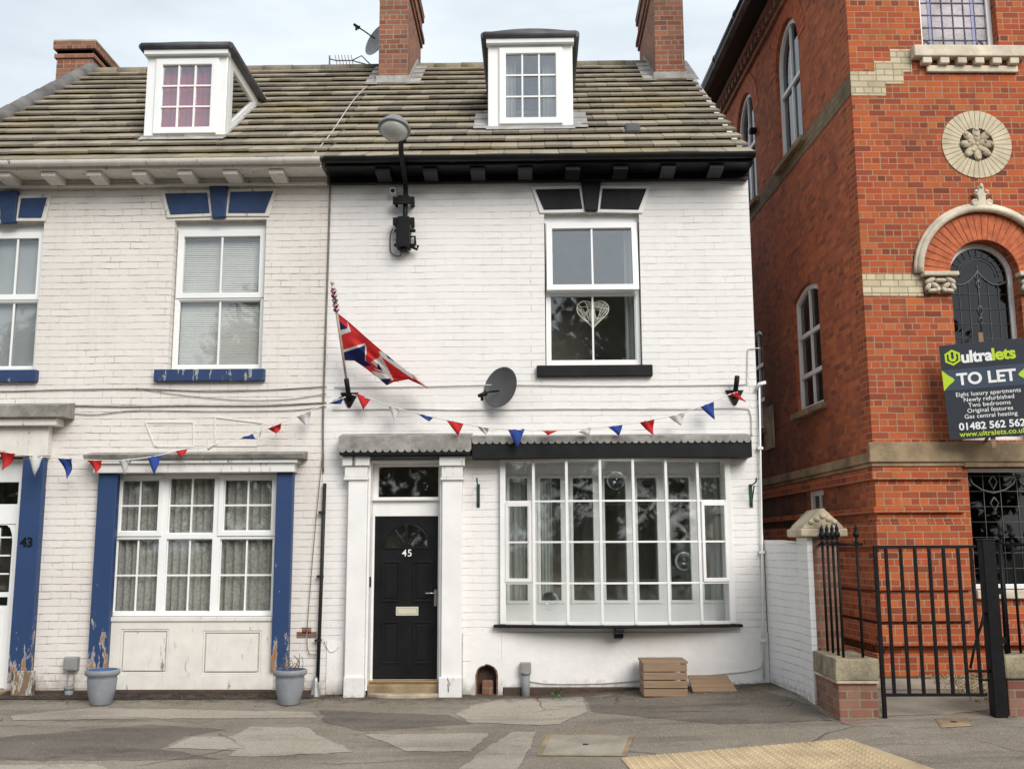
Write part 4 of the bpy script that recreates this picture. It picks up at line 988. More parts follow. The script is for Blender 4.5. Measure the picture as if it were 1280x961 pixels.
cable('wall_cable', [F(x, y, -.016) for x, y in ((416, 512), (500, 511), (590, 512), (700, 511), (850, 511), (925, 510), (938, 516), (940, 545))], .007, M['cable_w'], 'white painted cable just above the black fascia', cg)
cable('joint_cable', [F(x, y, -.02) for x, y in ((413, 206), (412, 260), (410, 330), (407, 420), (404, 520), (404, 590))], .012, M['cable_g'], 'brown cable running down the joint between the two houses', cg)
cable('wall_cable', [F(x, y, -.03) for x, y in ((404, 560), (396, 640), (389, 720), (384, 790), (386, 815), (396, 818))], .005, M['cable_g'], 'thin loose cable looping beside the black conduit', cg)
cable('wall_cable', [F(x, y, -.02) for x, y in ((405, 800), (412, 814), (420, 812), (423, 808))], .004, M['cable_w'], 'white cable loop low on the wall left of the front door', cg)
cable('wall_cable', [F(x, y, -.03) for x, y in ((662, 851), (690, 854), (760, 853), (840, 846), (900, 842), (945, 836), (953, 824), (952, 790))], .006, M['cable_w'], 'white cable running along the base behind the wooden crate', cg)
cable('roof_cable', [F(x, y, Y) for x, y, Y in ((393, 192, -.3), (415, 165, .4), (440, 128, 1.6), (458, 108, 2.6))], .006, M['cable_w'], 'pale cable lying down the roof slope left of the middle chimney', cg)
def conduit():
    t = thing('cable_conduit', tuple(F(396, 872, -.05).xy) + (0,), 'black conduit standing on a grey metal cone between the two houses', 'conduit')
    bm = bmn(); tube(bm, [F(406, 604, -.05), F(402, 720, -.05), F(397, 852, -.05)], .021, 10); obj('conduit', bm, M['cable_b'], t)
    bm = bmn(); c = F(394, 873, -.06); lathe(bm, [(.07, -.05), (.068, .01), (.03, .2), (.024, .24), (.0, .24)], (c.x, c.y, c.z), 16); obj('cone_guard', bm, M['steel'], t)
    for yy in (640, 720, 800):
        bm = bmn(); p = F(400.5 + (700 - yy) * .03, yy, -.05); box(bm, p.x - .035, p.x + .035, -.075, -.002, p.z - .012, p.z + .012); obj('clip', bm, M['cable_b'], t)
conduit()
def drainpipe():
    t = thing('waste_pipe', (XR - .05, -.03, .1), 'slim white pipe down the right corner of the white house', 'pipe')
    bm = bmn(); tube(bm, [F(949, 478, -.04), F(951, 600, -.04), F(953, 720, -.04), F(955, 848, -.04)], .012, 8); obj('pipe', bm, M['white'], t)
    bm = bmn(); tube(bm, [F(946, 487, -.03), F(949, 480, -.06), F(957, 478, -.06)], .022, 8); obj('elbow', bm, M['white'], t)
    for yy in (560, 690, 800):
        bm = bmn(); p = F(951 + (yy - 600) * .016, yy, -.04); box(bm, p.x - .03, p.x + .03, -.06, -.002, p.z - .015, p.z + .015); obj('clip', bm, M['white'], t)
drainpipe()

def street_lamp():
    b = F(504, 310, 0); t = thing('street_lamp', (b.x, 0, b.z), 'wall mounted street lamp with round bowl, arm and black control box', 'street lamp')
    Y = -.13; p0, p1 = F(506, 312, Y), F(507, 235, Y)
    hd = F(493, 161, -1.25)
    pts = [p0, F(506.5, 270, Y), p1, F(505, 215, -.42), F(501.5, 192, -.75), (hd.x + .05, -1.05, hd.z - .02)]
    bm = bmn(); tube(bm, curve_pts(pts, 8), .030, 10); obj('pole', bm, M['iron'], t)
    for yy in (247, 273):
        q = RECT(491, yy - 1, 518, yy + 8, -.16); bm = bmn(); box(bm, q[0], q[1], -.17, -.13, q[2], q[3]); box(bm, q[0] + .06, q[1] - .06, -.19, -.168, q[2] - .01, q[3] + .01)
        for x in (q[0] + .03, q[1] - .03): box(bm, x - .018, x + .018, -.132, -.002, q[2] + .01, q[3] - .01)
        obj('clamp', bm, M['iron'], t, bevel=.006)
    q = RECT(495, 281, 512, 312, -.2); bm = bmn(); box(bm, q[0], q[1], -.21, -.03, q[2] + .04, q[3]); tube(bm, [((q[0] + q[1]) / 2, -.12, q[2] + .05), ((q[0] + q[1]) / 2, -.12, q[2] - .0)], .05, 10)
    for z in (q[2] + .08, q[3] - .05): tube(bm, [(q[0] - .03, -.12, z), (q[1] + .06, -.12, z)], .02, 8)
    tube(bm, [(q[1], -.12, q[2] + .06), (q[1] + .08, -.1, q[2] + .03), (q[1] + .09, -.1, q[2] + .08)], .018, 8); tube(bm, [(q[1] - .02, -.08, q[3] - .12), (q[1] + .045, -.05, q[3] - .10), (q[1] + .05, -.02, q[3] - .2)], .014, 8)
    obj('control_box', bm, M['iron'], t, bevel=.008)
    bm = bmn(); tube(bm, curve_pts([F(491, 286, -.05), F(488, 295, -.03), F(489, 316, -.03), F(500, 320, -.03), F(502, 310, -.06)], 6), .006, 6); obj('lead', bm, M['cable_b'], t)
    rot = Matrix.Rotation(R(-18), 3, 'X') @ Matrix.Rotation(R(6), 3, 'Y')
    bm = bmn(); lathe(bm, [(.0, .14), (.06, .135), (.12, .10), (.165, .04), (.185, .0), (.185, -.02), (.16, -.022), (.0, -.022)], hd, 28, rot); obj('lamp_housing', bm, M['lampgrey'], t)
    bm = bmn(); lathe(bm, [(.158, -.023), (.15, -.05), (.12, -.09), (.07, -.115), (.0, -.122)], hd, 28, rot); obj('lamp_bowl', bm, M['lampglass'], t)
    bm = bmn(); lathe(bm, [(.03, -.06), (.035, .0), (.03, .05)], (hd.x + .07, -1.0, hd.z - .0), 12, Matrix.Rotation(R(70), 3, 'X')); obj('neck', bm, M['iron'], t)
street_lamp()
def cctv():
    p = F(492, 241, -.06); t = thing('security_camera', (p.x, 0, p.z), 'tiny white wall camera beside the top clamp of the lamp pole', 'camera')
    bm = bmn(); box(bm, p.x - .035, p.x + .03, -.13, -.03, p.z - .035, p.z + .045); obj('body', bm, M['white'], t, bevel=.012)
    bm = bmn(); lathe(bm, [(.026, 0), (.026, .012), (.0, .012)], (p.x, -.13, p.z), 14, Matrix.Rotation(R(90), 3, 'X')); obj('lens', bm, M['cable_b'], t)
    bm = bmn(); tube(bm, [(p.x, -.03, p.z), (p.x, -.001, p.z + .01)], .015, 8); obj('mount', bm, M['white'], t)
cctv()

def dish(loc, d, dia, label, m, arm_dir):
    t = thing('satellite_dish', tuple(loc), label, 'satellite dish', None); loc = Vector(loc)
    d = Vector(d).normalized(); q = d.to_track_quat('Z', 'Y').to_matrix(); r = dia / 2
    c = loc + d * .16; bm = bmn()
    lathe(bm, [(0, -.05), (r * .4, -.042), (r * .75, -.022), (r, .006), (r + .008, .012), (r + .004, .0), (r * .75, -.030), (r * .4, -.052), (0, -.06)][::-1], c, 32, q @ Matrix.Diagonal((1, 1.12, 1)))
    obj('reflector', bm, m, t)
    bm = bmn(); tube(bm, [loc, c - d * .05], .02, 8); box(bm, loc.x - .05, loc.x + .05, loc.y - .012, loc.y + .012, loc.z - .07, loc.z + .07); obj('mount', bm, M['iron'], t)
    a = Vector(arm_dir); bm = bmn(); tube(bm, [c + a * .25 - d * .02, c + a * .62 + d * .10, c + a + d * .16], .011, 8); obj('arm', bm, M['iron'], t)
    e = c + a + d * .16; f = (c - e).normalized(); bm = bmn(); tube(bm, [e - f * .05, e + f * .03, e + f * .055], [.022, .025, .034], 10); tube(bm, [e, e + Vector((-.0, 0, -.07))], .018, 8); obj('receiver', bm, M['iron'], t)
    return t
pc = F(635, 490, 0)
dish((pc.x, -.0, pc.z), (-.62, -1, .28), .44, 'dark grey satellite dish on the white wall right of the flag', M['dish'], (-.13, -.05, -.15))
pc = F(462, 63, 3.6)
dish((-2.39, 3.5, pc.z + .02), (-.65, -.75, .3), .52, 'grey satellite dish fixed to the left side of the middle chimney', M['pipegrey'], (-.20, -.14, .06))
def aerial():
    a = F(412, 88, RY); t = thing('tv_aerial', (a.x, RY, rz(RY)), 'thin broken television aerial on the ridge left of the middle chimney', 'aerial'); bm = bmn()
    top = F(412, 70, RY); tube(bm, [(a.x, RY, rz(RY) - .05), top], .014, 8); obj('mast', bm, M['cable_g'], t)
    bm = bmn(); p, q = F(420, 76, RY), F(462, 82, RY); mid = F(440, 76, RY); tube(bm, [p, mid, q], .010, 6)
    for k in range(6): c = p.lerp(mid, k / 5); tube(bm, [c + Vector((-.02, 0, .10)), c + Vector((.02, .0, -.07))], .006, 5)
    tube(bm, [mid, F(452, 70, RY), F(466, 84, RY)], .010, 6); tube(bm, [p, F(412, 74, RY)], .010, 6); obj('antenna', bm, M['cable_g'], t)
aerial()

# ---- flag, its bracket, the spare bracket, bunting
def bracket(px, py, label, pole_dir):
    p = F(px, py, 0); t = thing('flag_bracket', (p.x, 0, p.z), label, 'bracket', 'black flagpole brackets on the white wall')
    bm = bmn(); slab(bm, [(p.x - .11, p.z + .06), (p.x + .11, p.z + .06), (p.x + .015, p.z - .12), (p.x - .015, p.z - .12)], -.022, -.001); obj('wall_plate', bm, M['iron'], t, bevel=.006)
    d = Vector(pole_dir).normalized(); s = Vector((p.x, -.02, p.z - .02)); bm = bmn(); tube(bm, [s, s + d * .26], .030, 12); obj('socket', bm, M['iron'], t)
    return s, d
base = F(437, 497, 0); tip = F(416, 358, -.75); pd = (tip - Vector((base.x, -.02, base.z - .02)))
s_, d_ = bracket(437, 497, 'black wall bracket holding the flag pole', pd)
bracket(918, 494, 'black empty wall bracket near the right corner with a red pennant', (.05, -.6, 1.0))
def flag():
    t = thing('flag', tuple(s_), 'red white and blue national flag draped from a slanting pole on the white wall', 'flag')
    bm = bmn(); tube(bm, [s_ + d_ * .05, tip + d_ * .03], .016, 10); ball(bm, tip + d_ * .04, .024); obj('flag_pole', bm, mat('pale_wood_pole', (.48, .42, .33), .6, .2, 8), t)
    L = (tip - s_).length
    def on_pole(f): return s_ + d_ * (L * f)
    def pole_at(py):                       # fraction along the pole seen at picture height py
        lo, hi = 0., 1.
        for _ in range(30):
            m = (lo + hi) / 2; q = CROT.transposed() @ (on_pole(m) - CPOS); y = 480.5 - FPX * q.y / -q.z
            if y > py: lo = m
            else: hi = m
        return lo
    fa, fb = pole_at(389), pole_at(451)
    Q = lambda *p: [(400 + x / 5.34, 340 + y / 5.34) for x, y in p]
    top = Q((100, 260), (195, 335), (300, 428), (405, 520), (490, 588), (580, 660), (650, 705), (720, 770)); bot = Q((165, 590), (230, 592), (300, 640), (395, 712), (445, 757), (490, 735), (590, 716), (722, 776))
    def lerp_poly(P, u):
        k = min(int(u * 7), 6); f = u * 7 - k; return P[k][0] + (P[k + 1][0] - P[k][0]) * f, P[k][1] + (P[k + 1][1] - P[k][1]) * f
    blue = [Q((95, 290), (182, 375), (120, 392)), Q((150, 538), (300, 490), (300, 600), (170, 600)), Q((185, 525), (215, 530), (345, 622), (300, 632), (230, 592)), Q((385, 605), (418, 658), (380, 648)), Q((392, 714), (478, 710), (445, 765)), Q((432, 540), (478, 580), (500, 600), (455, 575)), Q((575, 650), (640, 690), (630, 694))]
    white = [Q((178, 320), (207, 398), (128, 424), (118, 393), (186, 378)), Q((150, 522), (300, 474), (300, 492), (150, 540)), Q((294, 476), (312, 500), (304, 600), (296, 600)), Q((340, 600), (385, 575), (405, 560), (445, 625), (492, 725), (470, 720), (482, 690), (350, 645), (395, 650)), Q((345, 660), (482, 688), (475, 712), (392, 714)), Q((390, 530), (440, 530), (600, 660), (625, 715), (585, 690), (410, 565)), Q((610, 690), (640, 690), (725, 765), (700, 765))]
    def inside(P, x, y):
        r = False
        for (x0, y0), (x1, y1) in zip(P, P[1:] + P[:1]):
            if (y0 > y) != (y1 > y) and x < (x1 - x0) * (y - y0) / (y1 - y0) + x0: r = not r
        return r
    nu, nv = 150, 90; bm = bmn(); g = []; pxs = {}
    for i in range(nu + 1):
        u = i / nu; row = []
        for j in range(nv + 1):
            v = j / nv; a, c = lerp_poly(bot, u), lerp_poly(top, u); x, y = a[0] + (c[0] - a[0]) * v, a[1] + (c[1] - a[1]) * v; pxs[i, j] = (x, y)
            Yp = on_pole(fb + (fa - fb) * v).y; Yf = -.30 - .1 * v
            Y = Yp + (Yf - Yp) * (u ** .8) + (.07 * math.sin(v * 8 + u * 4.5) + .03 * math.sin(v * 15 - u * 7)) * min(1, u * 2.5)
            p = F(x, y, Y)
            row.append(bm.verts.new(p))
        g.append(row)
    def colour(i, j):
        x, y = (pxs[i, j][0] + pxs[i + 1, j + 1][0]) / 2, (pxs[i, j][1] + pxs[i + 1, j + 1][1]) / 2
        return 2 if any(inside(P, x, y) for P in blue) else (1 if any(inside(P, x, y) for P in white) else 0)
    for i in range(nu):
        for j in range(nv):
            f = bm.faces.new([g[i][j], g[i + 1][j], g[i + 1][j + 1], g[i][j + 1]]); f.smooth = True; f.material_index = colour(i, j)
    obj('flag_cloth', bm, [M['red'], M['whitec'], M['navyc']], t, recalc=False)
    # the part of the cloth wound round the pole
    bm = bmn(); pts = [on_pole(fa + (0.99 - fa) * k / 24) for k in range(25)]; rr = [.030 + .009 * math.sin(k * 1.3) for k in range(25)]
    tube(bm, pts, rr, 10); bm.faces.ensure_lookup_table()
    for k, f in enumerate(bm.faces): f.material_index = [0, 1, 2, 2, 1][int(k / 7 + (k % 10) / 3) % 5]
    obj('rolled_cloth', bm, [M['red'], M['whitec'], M['navyc']], t)
flag()

def bunting(label, line, pens, Yf):
    t = thing('bunting', tuple(F(*line[0], Yf(line[0][0]))), label, 'bunting', 'strings of triangular bunting')
    bm = bmn(); tube(bm, curve_pts([F(x, y, Yf(x)) for x, y in line], 6), .006, 5); obj('cord', bm, M['string'], t)
    names = {'r': M['red'], 'w': M['whitec'], 'b': M['bluec']}; words = {'r': 'red pennant', 'w': 'white pennant', 'b': 'blue pennant'}
    for c, p in pens:
        Y = Yf((p[0][0] + p[1][0]) / 2); A, B, C_ = F(*p[0], Y), F(*p[1], Y), F(*p[2], Y - random.uniform(-.03, .05)); n = 6; rows = []
        bm = bmn(); cur = random.uniform(-.06, .06); tw = random.uniform(-.03, .03)
        for i in range(n + 1):
            s = i / n; l, r = A.lerp(C_, s), B.lerp(C_, s); m_ = max(1, n - i); row = []
            for k in range(m_ + 1 if i < n else 1):
                q = l.lerp(r, k / m_ if i < n else 0); q = q + Vector((0, cur * math.sin(math.pi * s) + .016 * math.sin(k * 2 + s * 4), 0)) + Vector((tw * s * s, 0, 0)); row.append(bm.verts.new(q))
            rows.append(row)
        for a, b in zip(rows, rows[1:]):
            if len(b) == 1: bm.faces.new([a[0], a[-1], b[0]] if len(a) == 2 else a + b); continue
            for k in range(len(a) - 1):
                if k < len(b): bm.faces.new([a[k], a[k + 1], b[k]])
                if k + 1 < len(b): bm.faces.new([a[k + 1], b[k + 1], b[k]])
        for f in bm.faces: f.smooth = True
        ge = bmesh.ops.extrude_face_region(bm, geom=bm.faces[:]); 
        for v in ge['geom']:
            if isinstance(v, bmesh.types.BMVert): v.co.y += .0025
        obj('pennant', bm, names[c], t, label=words[c])
bunting('left string of red, white and blue bunting swagged across the blue columned front',
    [(-40, 555), (0, 564), (45, 570), (82, 573), (118, 575), (155, 575), (194, 570), (227, 562), (265, 557), (308, 545), (343, 532), (381, 516), (408, 505), (432, 496)],
    [('r', [(-3, 562), (20, 567), (1, 588)]), ('w', [(36, 570), (55, 570), (45, 596)]), ('b', [(72, 573), (90, 573), (82, 599)]), ('r', [(109, 575), (128, 575), (118, 592)]), ('w', [(148, 575), (163, 573), (154, 594)]),
     ('b', [(184, 571), (203, 569), (194, 594)]), ('r', [(219, 564), (236, 561), (227, 572)]), ('w', [(258, 561), (273, 554), (261, 563)]), ('b', [(297, 548), (317, 542), (318, 549)]), ('r', [(333, 535), (352, 529), (345, 542)]),
     ('w', [(371, 521), (390, 513), (380, 532)]), ('b', [(410, 504), (428, 495), (428, 505)])], lambda x: -.34 + .22 * max(0, (x - 250) / 190))
bunting('right string of red, white and blue bunting swagged above the bow window',
    [(440, 493), (464, 499), (492, 509), (531, 519), (569, 527), (605, 534), (646, 537), (688, 538), (730, 536), (769, 532), (808, 526), (846, 518), (884, 505), (912, 493), (922, 490)],
    [('r', [(445, 491), (464, 499), (454, 512)]), ('w', [(484, 505), (501, 511), (494, 525)]), ('b', [(521, 516), (542, 522), (534, 527)]), ('r', [(558, 525), (580, 529), (572, 545)]), ('w', [(597, 533), (612, 535), (605, 544)]),
     ('b', [(635, 537), (656, 536), (647, 561)]), ('r', [(677, 538), (698, 538), (687, 544)]), ('w', [(722, 540), (739, 533), (737, 545)]), ('b', [(759, 533), (778, 531), (776, 545)]), ('r', [(799, 527), (818, 524), (816, 544)]),
     ('w', [(836, 521), (856, 515), (853, 532)]), ('b', [(875, 508), (892, 502), (893, 525)]), ('r', [(910, 492), (921, 490), (934, 503)])], lambda x: -.15 - .22 * math.sin(math.pi * min(1, max(0, (x - 440) / 480))))

# ---- basket brackets, meter boxes
def basket(px, label):
    p = F(px, 605, 0); q = F(px, 634, 0); t = thing('basket_bracket', (p.x, 0, q.z), label, 'bracket', 'green hanging basket brackets')
    bm = bmn(); box(bm, p.x - .018, p.x + .018, -.014, -.001, q.z, p.z); obj('wall_strip', bm, M['green'], t, bevel=.003)
    bm = bmn(); tube(bm, [(p.x, -.01, p.z - .02), (p.x, -.25, p.z - .0), (p.x, -.31, p.z + .015), (p.x, -.33, p.z + .05)], .009, 8); tube(bm, curve_pts([(p.x, -.012, q.z + .02), (p.x, -.07, q.z + .09), (p.x, -.2, p.z - .03)], 5), .008, 8); obj('arm', bm, M['green'], t)
basket(598, 'dark green basket bracket on the wall between front door and bow window')
basket(938, 'dark green basket bracket on the wall right of the bow window')
def meter(q, label, foot):
    a = RECT(*q, -.09); xc = (a[0] + a[1]) / 2; t = thing('meter_box', (xc, -.05, 0), label, 'meter box', 'grey meter boxes at the wall foot')
    bm = bmn(); box(bm, a[0], a[1], -.10, -.002, a[2], a[3]); obj('box', bm, M['meter'], t, bevel=.012)
    bm = bmn(); box(bm, a[0] + .02, a[1] - .02, -.106, -.1005, a[2] + .02, a[3] - .02); obj('lid', bm, M['meter'], t, bevel=.006)
    bm = bmn()
    for dx in (-.025, .03): tube(bm, curve_pts([(xc + dx, -.05, a[2] + .01), (xc + dx * 1.4, -.055, a[2] * .55), (xc + dx * .6, -.06, .1)], 6), .008, 6)
    obj('cable', bm, M['pipegrey'], t)
    bm = bmn(); tube(bm, [(xc, -.07, -.06), (xc, -.07, foot)], .048, 12); tube(bm, [(xc, -.07, foot - .03), (xc, -.07, foot + .004)], .056, 12); obj('pipe_stub', bm, M['pipegrey'], t)
meter((79, 821, 96, 838), 'grey meter box on the cream wall beside the left plant pot', .10)
meter((650, 828, 664, 842), 'small grey meter box on a pipe below the bow window', .26)

# ---- plant pots
def pot(px, py, label, plant):
    c = G(px, py); t = thing('plant_pot', tuple(c), label, 'plant pot', 'blue grey plant pots on the pavement'); r = .195; sc_ = Matrix.Diagonal((.92, .92, 1.0))
    bm = bmn(); lathe(bm, [(.115, 0), (.125, .01), (.16, .15), (.172, .27), (.165, .30), (.19, .315), (.2, .33), (.2, .365), (.19, .372), (.175, .372), (.165, .30), (.0, .29)], c, 36, sc_); obj('pot', bm, M['pot'], t)
    bm = bmn(); lathe(bm, [(.176, .335), (.174, .371), (.172, .371), (.165, .305), (.16, .301), (.0, .301)], c, 30, sc_); obj('inside', bm, M['potin'], t)
    bm = bmn(); lathe(bm, [(.163, .302), (.1, .315), (.0, .318)], c, 20, sc_); obj('soil', bm, M['soil'], t)
    if plant:
        bm = bmn(); rnd = random.Random(9)
        for k in range(26):
            a = rnd.uniform(0, math.tau); rr = rnd.uniform(.02, .13); b = c + Vector((rr * math.cos(a), rr * math.sin(a), .31)); h = rnd.uniform(.08, .22)
            tube(bm, curve_pts([b, b + Vector((.03 * math.cos(a), .03 * math.sin(a), h * .6)), b + Vector((rnd.uniform(-.05, .07), rnd.uniform(-.04, .04), h))], 3), .003, 4)
        obj('dead_plant', bm, M['twig'], t)
pot(126, 880, 'blue grey plant pot with nothing growing, by the left blue column', False)
pot(361.5, 880, 'blue grey plant pot holding dead twigs, by the right blue column', True)

# ---- wooden crate and slatted board
def crate():
    c = G(831, 871); c.y = -.40; a, b = F(805, 870, -.55), F(860, 868, -.55); z0 = gz(c.x, -.5); w = (b.x - a.x)
    t = thing('wooden_crate', (a.x + w / 2, -.3, z0), 'boxy crate of weathered boards standing against the white wall', 'crate'); h = F(830, 829, -.52).z - z0
    n = 4; y0, y1 = -.52, -.10
    for k in range(n):
        zb, zt = z0 + h * k / n + .004, z0 + h * (k + 1) / n - .006; bm = bmn(); i = .008 * (n - k)
        box(bm, a.x, b.x, y0 - .018 - .0 * i, y0, zb, zt); box(bm, a.x, a.x + .018, y0 + .001, y1, zb, zt); box(bm, b.x - .018, b.x, y0 + .001, y1, zb, zt)
        o = obj('board', bm, M['wood'], t, bevel=.004); set_rnd(o, 6)
    for k in range(4):
        bm = bmn(); ya = y0 - .025 + (y1 - y0 + .02) * k / 4; box(bm, a.x - .012, b.x + .012, ya + .003, ya + (y1 - y0 + .02) / 4 - .003, z0 + h + .001, z0 + h + .024); o = obj('lid_board', bm, M['wood'], t, bevel=.004); set_rnd(o, 6)
crate()
def slat_board():
    A = F(866, 869, -.42); B = F(921, 866, -.38); z0 = gz(A.x, -.4); w = B.x - A.x; xc = (A.x + B.x) / 2
    t = thing('slatted_board', (xc, -.40, z0), 'low slatted wooden board leaning beside the boxy crate', 'board'); n = 4; L = .36
    dy, dz = .30, F(890, 843, -.1).z - z0 - .02; ln = math.hypot(dy, dz); d = Vector((-.03, dy, dz)); up = Vector((0, -dz, dy)).normalized() * .022
    for k in range(n):
        bm = bmn(); s0, s1 = k / n + .006, (k + 1) / n - .006; V = []
        for s in (s0, s1):
            for x in (A.x, B.x - .0):
                p = Vector((x + (xc - x) * .10 * s, -.42, z0 + .004)) + d * s; V += [bm.verts.new(p), bm.verts.new(p + up)]
        for f in ((0, 1, 3, 2), (4, 6, 7, 5), (0, 4, 5, 1), (2, 3, 7, 6), (1, 5, 7, 3), (0, 2, 6, 4)): bm.faces.new([V[i] for i in f])
        o = obj('slat', bm, M['wood'], t, bevel=.003); set_rnd(o, 6)
    bm = bmn()
    for f in (.2, .8):
        x = A.x + w * f; V = []
        for s in (.02, .98):
            for xx in (x - .02, x + .02): p = Vector((xx, -.42, z0 - .02)) + d * s; V += [bm.verts.new(p - up * .6), bm.verts.new(p + up * .5)]
        for q in ((0, 1, 3, 2), (4, 6, 7, 5), (0, 4, 5, 1), (2, 3, 7, 6), (1, 5, 7, 3), (0, 2, 6, 4)): bm.faces.new([V[i] for i in q])
    obj('batten', bm, M['wood'], t)
slat_board()

# ---- covers in the pavement
def cover(px, label, m, name='access_cover', frame_m=None):
    pts = [G(*p) for p in px]; c = sum(pts, Vector()) / 4; t = thing(name, tuple(c), label, 'cover')
    bm = bmn(); A = [bm.verts.new((p.x, p.y, gz(p.x, p.y) + .009)) for p in pts]; B = [bm.verts.new((p.x, p.y, gz(p.x, p.y) - .03)) for p in pts]
    bm.faces.new(A)
    for k in range(4): bm.faces.new([A[k], A[(k + 1) % 4], B[(k + 1) % 4], B[k]])
    obj('lid', bm, m, t, bevel=.003)
    big = [c + (p - c) * 1.13 for p in pts]; bm = bmn()
    A = [bm.verts.new((p.x, p.y, gz(p.x, p.y) + .006)) for p in pts]; B = [bm.verts.new((p.x, p.y, gz(p.x, p.y) + .006)) for p in big]
    for k in range(4): bm.faces.new([A[k], A[(k + 1) % 4], B[(k + 1) % 4], B[k]])
    obj('surround', bm, frame_m or M['darkstone'], t, recalc=True)
    bm = bmn(); box(bm, c.x - .025, c.x + .025, c.y - .025, c.y + .025, gz(c.x, c.y) + .005, gz(c.x, c.y) + .0115); obj('key_hole', bm, M['iron'], t)
cover([(689, 919), (786, 920), (777, 944), (678, 943)], 'pale concrete access cover in the pavement left of the tactile paving', M['concrete'])
cover([(1172, 899), (1206, 897), (1213, 907), (1178, 909)], 'small dark metal cover in the pavement in front of the gate', M['darkstone'])

# ---- weeds and litter along the wall foot
def leaves(name, n, spots, size, m, label, cat, kind=None, up=0.0, flat=.6):
    bm = bmn(); rnd = random.Random(hash(name) % 97 + 5)
    for _ in range(n):
        x0, x1, y0, y1 = rnd.choice(spots); x, y = rnd.uniform(x0, x1), y0 + (y1 - y0) * (1 - rnd.random() ** 2.2)
        z = gz(x, y) + rnd.uniform(.004, .012 + up); s = size * rnd.uniform(.4, 1.2); a = rnd.uniform(0, math.tau); tl = rnd.uniform(-flat, flat)
        u = Vector((math.cos(a), math.sin(a), 0)); w = Vector((-math.sin(a) * math.cos(tl), math.cos(a) * math.cos(tl), math.sin(tl)))
        c = Vector((x, y, z)); bm.faces.new([bm.verts.new(c + u * s), bm.verts.new(c + w * s * .45), bm.verts.new(c - u * s), bm.verts.new(c - w * s * .45 + Vector((0, 0, s * .2)))])
    o = struct(name, bm, m, 'stuff', recalc=False); set_rnd(o, 1); o['label'] = label; o['category'] = cat; return o
leaves('leaf_litter', 1500, [(-6.1, -2.6, -.32, -.05)] * 6 + [(-2.4, -1.9, -.3, -.05), (.7, 2.6, -.25, -.03), (-6.2, -2.5, -.7, -.1), (2.0, 3.0, -1.6, -.2)], .016, M['litter'], 'brown dead leaves blown along the foot of the house walls', 'leaf litter', up=.015)
leaves('grit', 1500, [(-6.3, 3.0, -1.1, -.03), (-6.3, 3.0, -2.6, -.4), (-6.5, 6.0, -4.2, -.4)], .0085, rnd_mat('pale_grit', (.16, .13, .09), (.55, .50, .42), .9), 'pale grit and chips scattered over the pavement', 'grit', up=.002)
leaves('weed', 60, [(F(690, 873, -.3).x, F(702, 873, -.3).x, -.45, -.1)], .022, M['weed'], 'tiny green weed at the edge of the pale pavement patch', 'weed', up=.05, flat=1.2)
bm = bmn()
vs0 = [bm.verts.new((x, y, z)) for x, y, z in [(XL, -.004, .03), (XL, -.30, -.0075), (XM, -.26, -.0065), (XM, -.004, .03)]]; bm.faces.new(vs0)
struct('soil_strip', bm, M['soil'], recalc=True)

# ================================================================== GARDEN WALL, RAILINGS, GATE
GX = 3.05
def garden_wall():
    zt = 1.80
    x0 = F(1018, 840, -1.33).x; yf = -1.32
    t = thing('garden_wall', (x0, 0, gz(x0, -.8)), 'white painted brick wall running out from the house to a stone capped pier', 'wall')
    bm = bmn(); box(bm, x0, x0 + .23, -.92, .02, -.3, F(985, 680, -.8).z); 
    for v in bm.verts:
        if v.co.y > -.5: v.co.x += XR + .008 - x0; v.co.z += .05 if v.co.z > 0 else 0
    obj('wall', bm, M['gwall'], t, bevel=.012)
    bm = bmn(); box(bm, x0 - .012, x0 + .30, yf, -.9, -.3, F(1000, 671, -1.2).z); pr = obj('pier', bm, M['gwall'], t, bevel=.01)
    bm = bmn(); box(bm, x0 + .045, x0 + .31, yf - .006, yf + .12, -.2, F(1000, 671, -1.2).z - .01); obj('bare_brick_face', bm, M['pier'], pr, bevel=.008)
    za = F(1000, 671, -1.2).z; xa, xb, ya, yb = x0 - .09, x0 + .39, yf - .09, -.82
    bm = bmn(); box(bm, xa, xb, ya, yb, za + .001, za + .085); cp = obj('stone_cap', bm, M['stone'], pr, bevel=.015)
    bm = bmn(); slab(bm, [(xa + .03, za + .086), (xb - .03, za + .086), (xb - .05, za + .12), ((xa + xb) / 2 + .02, za + .285), ((xa + xb) / 2 - .02, za + .285), (xa + .05, za + .12)], ya + .03, yb - .03)
    c = ((xa + xb) / 2, za + .15)
    for k in range(5): ball(bm, (c[0] - .12 + .06 * k, ya + .03, c[1] + .03 * (2 - abs(k - 2))), (.035, .018, .028), 8, 6)
    o = obj('gabled_top', bm, M['stone'], t, bevel=.006)
    return x0, yf
gx0, gyf = garden_wall()
GY = -2.10
